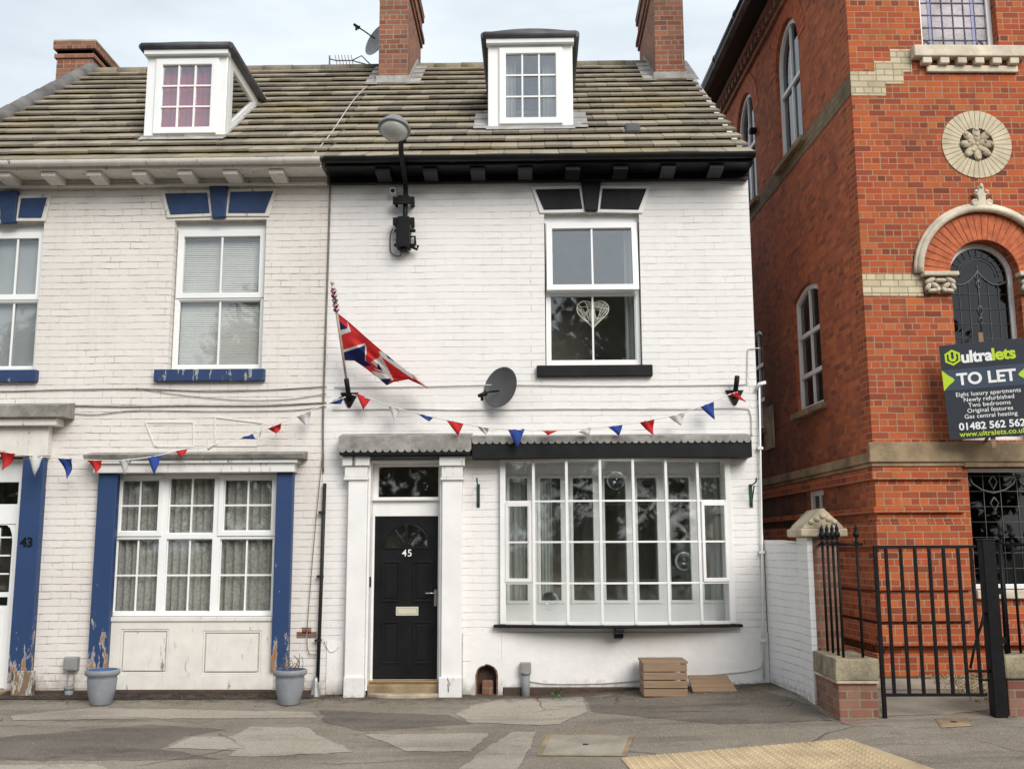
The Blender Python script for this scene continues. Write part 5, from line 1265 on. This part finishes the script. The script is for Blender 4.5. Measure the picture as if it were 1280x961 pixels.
def low_pier():
    a, b = Vector((gx0 - .01, 0, 0)), F(1098, 850, GY); z0 = gz(a.x, GY); ztop = F(1070, 823, GY).z; zmid = F(1070, 850, GY).z
    t = thing('railing_plinth', ((a.x + b.x) / 2, GY, z0), 'low brick plinth with a mossy stone block, left of the gate', 'plinth', 'low brick plinths under the railings')
    bm = bmn(); box(bm, a.x + .02, b.x - .012, GY, -1.33, z0 - .2, zmid - .03); obj('brickwork', bm, M['pier'], t, bevel=.012)
    bm = bmn(); box(bm, a.x + .0, b.x - .004, GY - .03, -1.33, zmid - .029, zmid); obj('slate_course', bm, M['stone'], t, bevel=.008)
    bm = bmn(); box(bm, a.x, b.x, GY - .035, -1.33, zmid + .001, ztop); bmesh.ops.subdivide_edges(bm, edges=bm.edges[:], cuts=5, use_grid_fill=True)
    for v in bm.verts: v.co += mnoise.noise_vector(v.co * 6) * .012
    obj('coping_stone', bm, M['mossstone'], t, bevel=.01)
    return a.x, b.x, ztop
lx0, lx1, lzt = low_pier()
def spear(bm, x, y, z):
    lathe(bm, [(.012, -.02), (.024, 0), (.012, .02), (.010, .04), (.028, .055), (.034, .075), (.022, .10), (.016, .11), (.022, .125), (.008, .165), (.0, .185)], (x, y, z), 10)
def railings(name, bars, z0, zr, rail_pts, label, stay=None):
    x, y = bars[0]; t = thing(name, (x, y, z0), label, 'railing', 'black iron railings with spear finials')
    bm = bmn()
    for a, b in zip(rail_pts, rail_pts[1:]): tube(bm, [a, b], .016, 6)
    obj('top_rail', bm, M['iron'], t)
    for x, y in bars:
        bm = bmn(); tube(bm, [(x, y, z0 - .03), (x, y, zr + .02)], .0135, 8); obj('bar', bm, M['iron'], t)
        bm = bmn(); spear(bm, x, y, zr + .02); obj('finial', bm, M['iron'], t)
    return t
zr = F(1060, 680, GY + .12).z
YR = GY + .14
xside = F(1050, 740, YR).x - .01
bars = [(F(px, 740, y).x, y) for px, y in ((1031, -1.42), (1037.5, -1.60), (1044, -1.78))] + [(xside + .01, YR), (F(1073, 720, YR).x, YR)]
railings('iron_railing', bars, lzt, zr, [(bars[0][0], -1.34, zr), (xside + .01, YR, zr), (lx1 - .03, YR, zr)], 'short run of black spear topped railings left of the gate')
def gate():
    Yg = GY + .06; xs = [F(px, 775, Yg).x for px in (1112.5, 1131, 1149, 1167, 1185, 1203.5, 1220)]; hx = F(1099, 775, Yg).x; rx = F(1227, 775, Yg).x
    zt, zb = F(1160, 683, Yg).z, F(1160, 868, Yg).z
    t = thing('iron_gate', (hx, Yg, gz(hx, Yg)), 'black iron bar gate closed across the concrete path', 'gate')
    bm = bmn(); box(bm, hx, rx, Yg - .012, Yg + .012, zt - .014, zt + .014); box(bm, hx, rx, Yg - .012, Yg + .012, zb - .014, zb + .014); box(bm, hx - .018, hx + .018, Yg - .018, Yg + .018, gz(hx, Yg) - .03, zt + .015); obj('frame', bm, M['iron'], t, bevel=.003)
    for x in xs: bm = bmn(); box(bm, x - .015, x + .015, Yg - .013, Yg + .013, zb, zt - .012); obj('bar', bm, M['iron'], t, bevel=.003)
    bm = bmn(); a, b = F(1212, 838, Yg), F(1222, 840, Yg); tube(bm, [F(1213, 835, Yg - .02), F(1218, 808, Yg - .02), F(1227, 780, Yg - .02), F(1230, 765, Yg - .02)], .013, 8); box(bm, xs[-2] - .02, rx + .03, Yg - .035, Yg - .014, a.z - .012, a.z + .012)
    tube(bm, [F(1223, 850, Yg - .03), F(1236, 849, Yg - .03)], .010, 8); obj('latch', bm, M['iron'], t)
gate()
def gate_post():
    Yg = GY + .05; a = RECT(1229, 676, 1251, 878, Yg); xc = (a[0] + a[1]) / 2; zb = gz(xc, Yg)
    t = thing('gate_post', (xc, Yg, zb), 'square black iron gate post right of the gate', 'post')
    bm = bmn(); box(bm, xc - .062, xc + .062, Yg - .062, Yg + .062, zb - .1, a[3]); obj('post', bm, M['iron'], t, bevel=.008)
    bm = bmn(); box(bm, xc - .07, xc + .07, Yg - .07, Yg + .07, a[3] + .001, a[3] + .02); obj('post_cap', bm, M['iron'], t, bevel=.006)
    bm = bmn(); z = F(1243, 800, Yg).z; box(bm, xc + .063, xc + .11, Yg - .02, Yg + .02, z - .03, z + .03); box(bm, xc + .063, xc + .11, Yg - .02, Yg + .02, a[3] - .5, a[3] - .44); obj('strap', bm, M['iron'], t)
gate_post()
def right_plinth():
    Yp = GY + .05; a = F(1254, 840, Yp); z0 = gz(a.x, Yp); ztop = F(1262, 818, Yp).z; zmid = F(1262, 848, Yp).z
    t = thing('railing_plinth', (a.x + 1, Yp, z0), 'low brick plinth with a stone coping, right of the gate post', 'plinth', 'low brick plinths under the railings')
    bm = bmn(); box(bm, a.x + .03, a.x + 2.2, Yp, Yp + .34, z0 - .2, zmid); obj('brickwork', bm, M['pier'], t, bevel=.012)
    bm = bmn(); box(bm, a.x + .0, a.x + 2.2, Yp - .04, Yp + .38, zmid + .001, ztop); obj('coping_stone', bm, M['mossstone'], t, bevel=.02)
    y = Yp + .14; xb = [F(1256, 740, y).x, F(1270, 740, y).x] + [F(1270, 740, y).x + .145 * k for k in range(1, 10)]
    railings('iron_railing', [(x, y) for x in xb], ztop, zr - .01, [(xb[0] - .08, y, zr - .01), (xb[-1] + .1, y, zr - .01)], 'black spear topped railings at the right edge beyond the gate post')
    bm = bmn(); x = xb[0]; tube(bm, [(x - .05, y - .05, ztop), (x - .02, y - .02, zr)], .020, 8); 
    o = obj('stay', bm, M['iron'], bpy.data.objects['iron_railing.001'])
right_plinth()
bm = bmn(); rnd = random.Random(2)
gx_a, gx_b = F(1172, 850, -.6).x, F(1300, 850, -.6).x
for _ in range(5200):
    x, y = rnd.uniform(gx_a, gx_b + .4), rnd.uniform(-1.5, .28)
    if x < gx_a + .25 * rnd.random(): continue
    s = rnd.uniform(.010, .022); c = Vector((x, y, gz(x, y) + s * .4)); q = [c + Vector((rnd.uniform(-1, 1), rnd.uniform(-1, 1), rnd.uniform(-.4, .8))) * s for _ in range(4)]
    V = [bm.verts.new(p) for p in q]
    for f in ((0, 1, 2), (0, 2, 3), (0, 3, 1), (1, 3, 2)): bm.faces.new([V[i] for i in f])
o = struct('gravel', bm, M['gravel'], 'stuff'); set_rnd(o, 4); o['label'] = 'golden gravel in the yard behind the gate'; o['category'] = 'gravel'

# ================================================================== THE RED BRICK VILLA
VANG = R(2.3); VO = F(1091, 560, .35); VO.z = 0
ex = Vector((math.cos(VANG), math.sin(VANG), 0)); ey = Vector((-math.sin(VANG), math.cos(VANG), 0))
villa = bpy.data.objects.new('brick_villa', None); COL.objects.link(villa); villa.location = VO; villa.rotation_euler = (0, 0, VANG); OFF['brick_villa'] = Vector()
tag(villa, 'red brick villa with pale stone trim, leaded windows and a carved roundel', 'house')
def VF(px, py, d=0.0):
    r = ray(px, py); t = (d - (CPOS - VO).dot(ey)) / r.dot(ey); p = CPOS + r * t; return (p - VO).dot(ex), p.z
def VS(px, py, d=0.0):
    r = ray(px, py); t = (d - (CPOS - VO).dot(ex)) / r.dot(ex); p = CPOS + r * t; return (p - VO).dot(ey), p.z
def vo(name, bm, m, parent=None, bevel=0.0, **k): return obj(name, bm, m, parent or villa, bevel, **k)
VW, VD, VT = 7.0, 11.0, 12.4
uw0, uwz = VF(1153, 62); uw1 = VF(1249, 62)[0]
acx, acz = VF(1231, 342); ar = acx - VF(1188, 342)[0]
lw0, lwz1 = VF(1209, 584); lwz0 = VF(1209, 737)[1]; lw1 = lw0 + 1.35; abot = VF(1200, 552)[1] + .02
HF = [rc(uw0, uw1, uwz, uwz + 2.0), [(acx - ar, abot), (acx + ar, abot)] + arch(acx, acz, ar, 20, 0, math.pi), rc(lw0, lw1, lwz0, lwz1)]
bm = bmn(); slab(bm, [(0, -.3), (VW, -.3), (VW, VT), (0, VT)], 0, .30, HF); vo('front_wall', bm, M['vfront'])
def archw(y0, y1, z0, zsp): return [(y0, z0), (y1, z0)] + arch((y0 + y1) / 2, zsp, (y1 - y0) / 2, 16, 0, math.pi)
def segw(y0, y1, z0, z1, rise=.14): return [(y0, z0), (y1, z0), (y1, z1 - rise)] + [(y0 + (y1 - y0) * k / 8, z1 - rise + rise * math.sin(math.pi * k / 8)) for k in range(7, 0, -1)] + [(y0, z1 - rise)]
sills = 7.62; sE = 10.1
SH = [archw(2.02, 3.22, sills, 9.18), archw(4.65, 5.85, sills, 9.18), segw(1.72, 2.92, 3.62, 5.45), segw(4.75, 5.75, 3.62, 5.40), rc(1.93, 2.68, 2.12, 2.44)]
bm = bmn(); slab(bm, [(.302, -.3), (VD, -.3), (VD, sE), (.302, sE)], 0.002, .30, SH, axis='x')
slab(bm, [(0.001, -.3), (.301, -.3), (.301, VT), (.001, VT)], .0015, .29, axis='x')
vo('side_wall', bm, M['vside'])
bm = bmn(); box(bm, .3, VW, VD - .3, VD, -.3, VT); box(bm, VW - .3, VW, .3, VD - .3, -.3, VT); box(bm, .31, VW - .31, 1.6, 1.7, 0, VT); box(bm, .9, .95, 1.7, VD - .3, 0, VT)
for z in (3.0, 6.6): box(bm, .31, VW - .31, .31, 1.6, z, z + .1)
vo('interior', bm, M['room'])
# roof, eaves gutter, dentils on the side
bm = bmn(); A = [(-.5, sE + .42), (-.42, sE + .42), (VW / 2, sE + 3.4), (VW + .5, sE + .42), (VW + .5, sE + .3), (-.5, sE + .3)]; slab(bm, A, .6, VD + .3); vo('roof', bm, M['ridge'])
bm = bmn()
tube(bm, [(-.44, .05, sE + .43), (-.44, VD + .3, sE + .43)], .085, 12); box(bm, -.40, -.001, .05, VD, sE + .28, sE + .36)
for k in range(7): tube(bm, [(-.44, .5 + 1.6 * k, sE + .43), (-.44, .58 + 1.6 * k, sE + .43)], .097, 12)
vo('eaves_gutter', bm, M['black'])
bm = bmn(); box(bm, -.06, 0.0, .0, VD, sE - .06, sE + .02); box(bm, -.14, 0.0, .0, VD, sE + .15, sE + .279)
k = 0
while k * .24 < VD - .2: box(bm, -.12, -.001, .06 + k * .24, .18 + k * .24, sE + .021, sE + .149); k += 1
vo('dentil_course', bm, M['chim'], bevel=.006)
# bands
zb1, zb0 = VF(1150, 553)[1], VF(1150, 583)[1]
bm = bmn(); box(bm, -.07, VW, -.07, -.001, zb0 + .05, zb1); box(bm, -.04, VW, -.04, -.0015, zb0, zb0 + .049); box(bm, -.07, -.001, 0.0, VD, zb0 + .05, zb1 - .12); box(bm, -.04, -.0015, 0.0, VD, zb0, zb0 + .049)
vo('stone_band', bm, M['darkstone'], bevel=.012)
bm = bmn(); z1_, z0_ = VF(1120, 343)[1], VF(1120, 370)[1]; xr_ = VF(1153, 350)[0]; box(bm, -.004, xr_, -.006, -.001, z0_, z1_); vo('cream_brick_band', bm, M['creambrick']); bm = bmn()
za_ = VF(1090, 120)[1]
za2 = VF(1090, 90)[1]; za3 = VF(1110, 77)[1]; za4 = VF(1110, 62)[1]
box(bm, -.004, VF(1107, 110)[0], -.006, -.001, za_, za2 + .0); box(bm, VF(1107, 110)[0] + .0001, VF(1130, 110)[0], -.006, -.001, za2 - .165, za2); box(bm, VF(1093, 90)[0], VF(1140, 90)[0], -.006, -.001, za2 + .0001, za3); box(bm, VF(1114, 90)[0], VF(1140, 90)[0], -.006, -.001, za3 + .0001, za4)
vo('cream_brick_band', bm, M['creambrick'])
bm = bmn(); box(bm, -.006, -.0005, 0, VD, za_ + .02, za2 - .02); vo('cream_brick_band', bm, red_brick('sooty_cream_brick', [(.20, .15, .09), (.28, .21, .13), (.32, .25, .16)], (.2, .16, .11), .35, .006), bevel=0)
# upper window, sill with blocks
bm = bmn(); sx0 = VF(1138, 70)[0]; zt_, zb_ = VF(1200, 62)[1], VF(1200, 76)[1]; box(bm, sx0, uw1 + .3, -.13, .1, zb_, zt_); s_o = vo('sill', bm, M['paleston'], bevel=.015)
bm = bmn(); zc0, zc1 = VF(1200, 92)[1], VF(1200, 84)[1]; box(bm, VF(1157, 88)[0], uw1 + .2, -.05, -.001, zc0, zc1)
for k in range(int((uw1 + .2 - VF(1155, 80)[0]) / .225) + 1): x = VF(1155, 80)[0] + .225 * k; box(bm, x - .06, x + .06, -.11, -.001, zc1 + .001, zb_ - .002)
vo('sill_corbel', bm, M['paleston'], s_o, bevel=.012)
def leaded(parent, outer, y, m, dx, dz, lines=()):
    xs = [p[0] for p in outer]; zs_ = [p[1] for p in outer]
    return None
def win_frame(outer, inner, y0, y1, axis='y', name='window', m=None): bm = bmn(); slab(bm, outer, y0, y1, [inner], axis); return vo(name, bm, m or M['white'], bevel=.006)
f = .07; inn = rc(uw0 + f, uw1 - f, uwz + .02, uwz + 2.0 - f)
w1 = win_frame(rc(uw0 + .003, uw1 - .003, uwz + .003, uwz + 1.997), inn, .12, .2)
bm = bmn(); box(bm, uw0 + f, uw1 - f, .155, .163, uwz + .02, uwz + 1.94); vo('pane', bm, M['purplegl'], w1)
bm = bmn(); xa, xb = uw0 + f, uw1 - f
for x in (xa + .10, xb - .19): box(bm, x, x + .045, .148, .1545, uwz + .02, uwz + 1.94)
vo('blue_glass_strip', bm, M['bluegl'], w1)
bm = bmn()
for k in range(1, 6): x = xa + (xb - xa) * k / 6; box(bm, x - .005, x + .005, .142, .1475, uwz + .02, uwz + 1.94)
for k in range(11): z = uwz + .03 + k * .175; box(bm, xa, xb, .1425, .147, z - .005, z + .005)
for x in (xa + .05, xb - .10): tube(bm, [(x, .143, uwz + .10), (x + .04, .143, uwz + .15), (x, .143, uwz + .20), (x - .04, .143, uwz + .15), (x, .143, uwz + .10)], .008, 5)
vo('lead_came', bm, mat('blue_black_came', (.03, .032, .075), .5, .1, 5), w1)
# roundel
rcx, rcz = VF(1220.5, 181); rr = VF(1264, 181)[0] - rcx; ri = rr * .49
bm = bmn(); nseg = 36
for k in range(nseg):
    a0, a1 = math.tau * k / nseg + .006, math.tau * (k + 1) / nseg - .006; am = (a0 + a1) / 2
    slab(bm, [(rcx + r * math.cos(a), rcz + r * math.sin(a)) for r, a in ((ri, a0), (rr, a0), (rr * 1.0015, am), (rr, a1), (ri, a1))], -.012 - random.uniform(0, .002), .0)
ro = vo('roundel', bm, mat('cream_roundel_stone', (.58, .50, .35), .85, .15, 4, .004, 40), bevel=.004)
bm = bmn(); slab(bm, [(rcx + ri * .99 * math.cos(math.tau * k / 32), rcz + ri * .99 * math.sin(math.tau * k / 32)) for k in range(32)], -.004, -.001); vo('roundel_ground', bm, mat('dark_carving_ground', (.035, .028, .022), .9, .3), ro)  # near-black disc, so the gaps between the petals stand out dark
bm = bmn()
for r, n, ln, wd, ph in ((ri * .66, 8, .085, .052, 0), (ri * .34, 5, .062, .045, .3), (0, 1, .035, .035, 0)):
    for k in range(n):
        a = math.tau * k / n + ph; rot = Matrix.Rotation(-a, 3, 'Y')
        ball(bm, (rcx + r * math.cos(a), -.012, rcz + r * math.sin(a)), (ln, .030, wd), 10, 7, rot)
        if n > 1: ball(bm, (rcx + (r + ln * .55) * math.cos(a), -.034, rcz + (r + ln * .55) * math.sin(a)), (ln * .34, .018, wd * .6), 8, 6, rot)
vo('carved_rosette', bm, M['stone'], ro)
# arch window
inn = [(acx - ar + .06, abot + .06), (acx + ar - .06, abot + .06)] + arch(acx, acz, ar - .06, 20, 0, math.pi)
w2 = win_frame([(acx - ar + .002, abot + .002), (acx + ar - .002, abot + .002)] + arch(acx, acz, ar - .002, 20, 0, math.pi), inn, .16, .24, name='arched_window')
bm = bmn(); slab(bm, inn, .196, .203); vo('pane', bm, M['glassdark'], w2)
def vt(bm, pts, r=.0045, y=.19): tube(bm, [(x, y, z) for x, z in pts], r, 5)
bm = bmn(); g_ = ar - .06
for k in range(-2, 3): vt(bm, [(acx + k * g_ / 3, abot + .06), (acx + k * g_ / 3, acz - .05)])
for k in range(10):
    z = abot + .15 + k * .19
    if z < acz: vt(bm, [(acx - g_, z), (acx + g_, z)])
for r in (.62, .72): vt(bm, arch(acx, acz, g_ * r, 16))
for k in range(1, 12): a = math.pi * k / 12; vt(bm, [(acx + g_ * .72 * math.cos(a), acz + g_ * .72 * math.sin(a)), (acx + g_ * math.cos(a), acz + g_ * math.sin(a))])
for s in (-1, 1): vt(bm, [(acx + s * g_ * t, acz - .05 - .10 * math.sin(math.pi * t) + .12 * (1 - t)) for t in [j / 8 for j in range(9)]], .012)
for z, s in ((acz + .02, .07), (acz - .08, .05), (acz - .42, .06), (acz - .55, .045)): vt(bm, [(acx, z + s), (acx + s * .6, z), (acx, z - s * 1.4), (acx - s * .6, z), (acx, z + s)], .010)
vt(bm, [(acx, acz + .15), (acx, acz - .7)], .008)
vo('lead_came', bm, M['leadcame'], w2)
bm = bmn(); n = 24; r0, r1 = ar + .004, ar * 1.78
for k in range(n):
    a0, a1 = math.pi * k / n + .009, math.pi * (k + 1) / n - .009
    slab(bm, [(acx + r * math.cos(a), acz + r * math.sin(a)) for r, a in ((r0, a0 - .004), (r1, a0), (r1, a1), (r0, a1 + .004))], -.006 - random.uniform(0, .002), .0)
vo('brick_arch', bm, M['vouss'], w2, bevel=.002)
bm = bmn(); ring = arch(acx, acz, r1 + .06, 28)
tube(bm, [(x, -.05, z) for x, z in ring], .045, 10); tube(bm, [(x, -.03, z) for x, z in arch(acx, acz, r1 + .105, 28)], .03, 8)
hm = vo('hood_mould', bm, M['paleston'])
bm = bmn(); ztp = acz + r1 + .08                                              # foliate finial
fin = [(-.10, 0), (.10, 0), (.14, .05), (.10, .07), (.045, .06), (.05, .14), (.10, .17), (.06, .20), (.03, .19), (.035, .25), (.0, .29), (-.035, .25), (-.03, .19), (-.06, .20), (-.10, .17), (-.05, .14), (-.045, .06), (-.10, .07), (-.14, .05)]
slab(bm, [(acx + x, ztp + z) for x, z in fin], -.085, -.003)
for s in (-1, 1):
    tube(bm, [(acx + s * (.09 + .035 * math.cos(t)), -.075, ztp + .045 + .035 * math.sin(t)) for t in [j * .7 for j in range(9)]], .016, 8); ball(bm, (acx + s * .065, -.08, ztp + .19), (.03, .025, .022))
ball(bm, (acx, -.085, ztp + .26), (.025, .025, .035)); vo('finial', bm, M['paleston'], hm, bevel=.01)
c0x, c0z = VF(1173, 362)
for cx_ in (c0x, 2 * acx - c0x):
    zt_ = VF(1173, 344)[1]; zb_ = VF(1173, 368)[1]; hw = .20
    bm = bmn(); box(bm, cx_ - hw - .02, cx_ + hw + .02, -.13, -.001, zt_ - .035, zt_ + .02); o = vo('impost', bm, M['paleston'], bevel=.012)
    bm = bmn(); slab(bm, [(cx_ - hw, zt_ - .036), (cx_ + hw, zt_ - .036), (cx_ + hw * .85, zb_), (cx_ - hw * .85, zb_)], -.045, -.002); vo('capital_ground', bm, M['darkstone'], o)
    bm = bmn()
    for sx_ in (-1, 1):
        for dx, dz, rx, rz_, an in ((.5, .085, .075, .034, .5), (.28, .15, .06, .032, -.6), (.62, .165, .055, .03, 1.1), (.1, .085, .05, .03, 0), (.42, .215, .06, .028, .1), (.15, .205, .04, .028, .8)):
            ball(bm, (cx_ + sx_ * hw * dx * 1.25, -.07, zt_ - dz), (rx, .035, rz_), 10, 7, Matrix.Rotation(sx_ * an, 3, 'Y'))
    vo('carved_leaves', bm, M['paleston'], o)
# lower window with leads
w3 = win_frame(rc(lw0 + .002, lw1 - .002, lwz0 + .002, lwz1 - .002), rc(lw0 + .05, lw1 - .05, lwz0 + .06, lwz1 - .05), .14, .22, m=M['upvc'])
bm = bmn(); box(bm, lw0 + .05, lw1 - .05, .176, .183, lwz0 + .06, lwz1 - .05); vo('pane', bm, M['glassdark'], w3)
bm = bmn()
for k in range(1, 6): x = lw0 + .05 + (lw1 - lw0 - .1) * k / 6; vt(bm, [(x, lwz0 + .06), (x, lwz1 - .06)], .005, .17)
for k in range(1, 8): z = lwz0 + .06 + .185 * k; vt(bm, [(lw0 + .05, z), (lw1 - .05, z)], .005, .17)
for q in (0, 1):
    cx_ = lw0 + .38 + q * .6; vt(bm, [(cx_ - .28, lwz1 - .12)] + [(cx_ + .28 * t, lwz1 - .30 + .14 * t * t) for t in (-.9, -.5, 0, .5, .9)] + [(cx_ + .28, lwz1 - .12)], .012, .165)
    for z in (lwz1 - .16, lwz1 - .42): vt(bm, [(cx_, z + .07), (cx_ + .05, z), (cx_, z - .10), (cx_ - .05, z), (cx_, z + .07)], .010, .165)
vo('lead_came', bm, M['leadcame'], w3)
bm = bmn(); z0_ = VF(1230, 748)[1]; box(bm, lw0 - .02, lw1 + .12, -.07, .14, z0_, lwz0); vo('sill', bm, M['paleston'], bevel=.012)
bm = bmn(); box(bm, lw0 - .05, lw1 + .05, -.05, .12, lwz1, lwz1 + .075); vo('window_head', bm, M['darkstone'], bevel=.01)
# moulded courses and corner pier below the band
pw = VF(1205, 640)[0]
bm = bmn()
def corner(z0, z1, p, full=False):
    box(bm, -p, (VW if full else pw), -p, -.0008, z0, z1); box(bm, -p, -.0008, -.0006, VD, z0, z1)
zz = lambda py: VF(1130, py)[1]
corner(zz(600) + .0, zz(584), .045); corner(zz(641), zz(633), .055); corner(zz(684), zz(652), .03); corner(zz(738), zz(690), .055); corner(zz(776), zz(742), .075); corner(.5, zz(780), .10, True)
vo('moulded_courses', bm, M['vfront'], bevel=.018)
bm = bmn(); box(bm, -.15, VW, -.15, -.101, -.2, .42); box(bm, -.15, -.101, -.1, VD, -.2, .42); vo('plinth', bm, M['vfront'], bevel=.012)
# side windows
def side_window(outer, y0, y1, z0, zspan, trans=()):
    ins = []
    cy = (y0 + y1) / 2; cz = sum(p[1] for p in outer) / len(outer)
    inner = []
    zmax = max(p[1] for p in outer); zmin = min(p[1] for p in outer)
    for y, z in outer: inner.append((cy + (y - cy) * (1 - .14 / (y1 - y0)), zmin + .07 + (z - zmin) * (1 - .14 / (zmax - zmin))))
    w = win_frame([(cy + (y - cy) * .995, zmin + .003 + (z - zmin) * .996) for y, z in outer], inner, .05, .13, 'x', m=M['upvc'])
    bm = bmn(); slab(bm, inner, .098, .105, axis='x'); vo('pane', bm, M['glassdark'], w)
    bm = bmn(); box(bm, .065, .097, cy - .02, cy + .02, zmin + .07, zmax - .05)
    for z in trans: box(bm, .055, .096, y0 + .05, y1 - .05, z - .03, z + .03)
    vo('glazing_bar', bm, M['white'], w)
    bm = bmn(); box(bm, -.09, .049, y0 - .13, y1 + .13, zmin - .09, zmin - .001); vo('sill', bm, M['darkstone'], w, bevel=.012)
    return w
side_window(SH[0], 2.02, 3.22, 0, 0, (8.75,)); side_window(SH[1], 4.65, 5.85, 0, 0, (8.75,)); side_window(SH[2], 1.72, 2.92, 0, 0, (4.75, 4.15)); side_window(SH[3], 4.75, 5.75, 0, 0, (4.75, 4.15)); side_window(SH[4], 1.93, 2.68, 0, 0)
for (y0, y1) in ((2.02, 3.22), (4.65, 5.85)):
    bm = bmn(); cy = (y0 + y1) / 2; r = (y1 - y0) / 2
    for k in range(20):
        a0, a1 = math.pi * k / 20 + .01, math.pi * (k + 1) / 20 - .01
        slab(bm, [(cy + q * math.cos(a), 9.18 + q * math.sin(a)) for q, a in ((r + .005, a0), (r + .33, a0), (r + .33, a1), (r + .005, a1))], -.008, .0, axis='x')
    vo('brick_arch', bm, M['vouss'], bevel=.002)
bm = bmn(); y_, z_ = VS(945, 162); box(bm, -.12, -.001, y_ - .06, y_ + .06, z_ - .08, z_ + .02); vo('wall_light', bm, M['iron'], bevel=.02)
bm = bmn(); y_, z_ = VS(962, 535, 0); box(bm, -.02, -.001, y_ - .3, y_ + .3, z_ - .35, z_ + .35); vo('wall_patch', bm, M['stone'], bevel=.006)

# ---- TO LET board
def to_let():
    xl, zl = VF(1187, 550, -.28); W_, H_ = .95, 1.14
    p = VO + ex * xl + ey * -.28; t = thing('to_let_sign', (0, 0, 0), 'charcoal and lime letting agent board in front of the arched window', 'sign')
    t.location = (p.x, p.y, zl); t.rotation_euler = (0, R(-2.2), R(-17)); OFF[t.name] = Vector()
    bm = bmn(); box(bm, 0, W_, 0, .02, 0, H_); bd = obj('board', bm, M['signdark'], t, bevel=.002)
    bm = bmn(); box(bm, .001, W_ - .001, -.003, -.0005, H_ * .515, H_ * .735); band = obj('slate_band', bm, M['signblue'], t)
    za, zb = H_ * .515, H_ * .735; zm = (za + zb) / 2
    def rounded(x0, x1): return [(x0, za), (x0, zb), (x0 + (x1 - x0) * .55, zm + (zb - zm) * .42), (x0 + (x1 - x0) * .85, zm + (zb - zm) * .2), (x1, zm), (x0 + (x1 - x0) * .85, zm - (zb - zm) * .2), (x0 + (x1 - x0) * .55, zm - (zb - zm) * .42)]
    for a in (rounded(.0, .13), rounded(W_, W_ - .13)):
        bm = bmn(); slab(bm, a, -.0065, -.0032); obj('lime_arrow', bm, M['signlime'], band)
    def T(s, size, x, z, m, bold=.0, align='CENTER', sp=1.0, y=-.004): return obj('lettering', lettering(s, size, Matrix.Translation((x, y, z)), depth=.003, bold=bold, align=align, spacing=sp), M[m], bd)
    T('TO LET', .195, W_ * .5, zm - .065, 'signwhite', .006, y=-.007)
    zt = H_ * .80
    T('ultra', .195, .225, zt, 'signwhite', .007, 'LEFT', .95); T('lets', .195, .560, zt, 'signlime', .007, 'LEFT', .95)
    hx, hz = .135, zt + .07; hexa = lambda r: [(hx + r * math.sin(math.tau * k / 6), hz + r * 1.0 * math.cos(math.tau * k / 6)) for k in range(6)]
    bm = bmn(); slab(bm, hexa(.098), -.0055, -.002, [hexa(.072)]); obj('hexagon_logo', bm, M['signlime'], bd)
    bm = bmn(); u = [(hx - .042, hz + .060), (hx - .042, hz - .02), (hx - .02, hz - .047), (hx + .02, hz - .047), (hx + .042, hz - .02), (hx + .042, hz + .060), (hx + .014, hz + .060), (hx + .014, hz - .01), (hx, hz - .022), (hx - .014, hz - .01), (hx - .014, hz + .060)]
    slab(bm, u, -.0058, -.002); obj('logo_letter', bm, M['signlime'], bd)
    for k, s in enumerate(('Eight luxury apartments', 'Newly refurbished', 'Two bedrooms', 'Original features', 'Gas central heating')):
        T(s, .071, W_ * .5, H_ * .445 - k * .067, 'signwhite', .0004, sp=1.03)
    T('01482 562 562', .118, W_ * .5, H_ * .095, 'signwhite', .003); T('www.ultralets.co.uk', .086, W_ * .5, H_ * .025, 'signlime', .0015, sp=1.03)
    bm = bmn(); box(bm, W_ * .5 - .025, W_ * .5 + .025, .021, .07, -.12, H_ + .12); tube(bm, [(W_ * .5, .05, .1), (W_ * .45, .42, -.02)], .02, 8); obj('batten', bm, M['wood'], t)
to_let()

# ================================================================== across the street: the trees that the windows mirror
def tree_belt():
    bm = bmn(); rnd = random.Random(12)
    for cx, cy, h in [(-19, -29, 11.5), (-11, -31, 13), (-4, -28, 12.5), (3, -30, 13.5), (10, -28, 12), (18, -30, 12.5)]:
        tube(bm, [(cx, cy, -.4), (cx + .2, cy, h * .3), (cx, cy, h * .75)], [.35, .25, .08], 8)
        for _ in range(95):
            a, r = rnd.uniform(0, math.tau), rnd.uniform(0, 1) ** .5; z = rnd.uniform(.03, .97); w = 4.4 * math.sin(math.pi * min(1, z * .86 + .14)) ** .6
            c = Vector((cx + w * r * math.cos(a), cy + w * r * math.sin(a) * .8, z * h))
            for _ in range(52):
                p = c + Vector((rnd.gauss(0, .55), rnd.gauss(0, .55), rnd.gauss(0, .5))); s = rnd.uniform(.16, .40); u = Vector((rnd.uniform(-1, 1), rnd.uniform(-1, 1), rnd.uniform(-1, 1))).normalized(); w_ = u.orthogonal().normalized()
                bm.faces.new([bm.verts.new(p + u * s), bm.verts.new(p + w_ * s * .6), bm.verts.new(p - u * s), bm.verts.new(p - w_ * s * .6)])
    o = struct('tree_belt', bm, M['leaf'], 'stuff', recalc=False); set_rnd(o, 1); o['label'] = 'belt of dark green trees across the street, mirrored in the windows'; o['category'] = 'trees'
tree_belt()
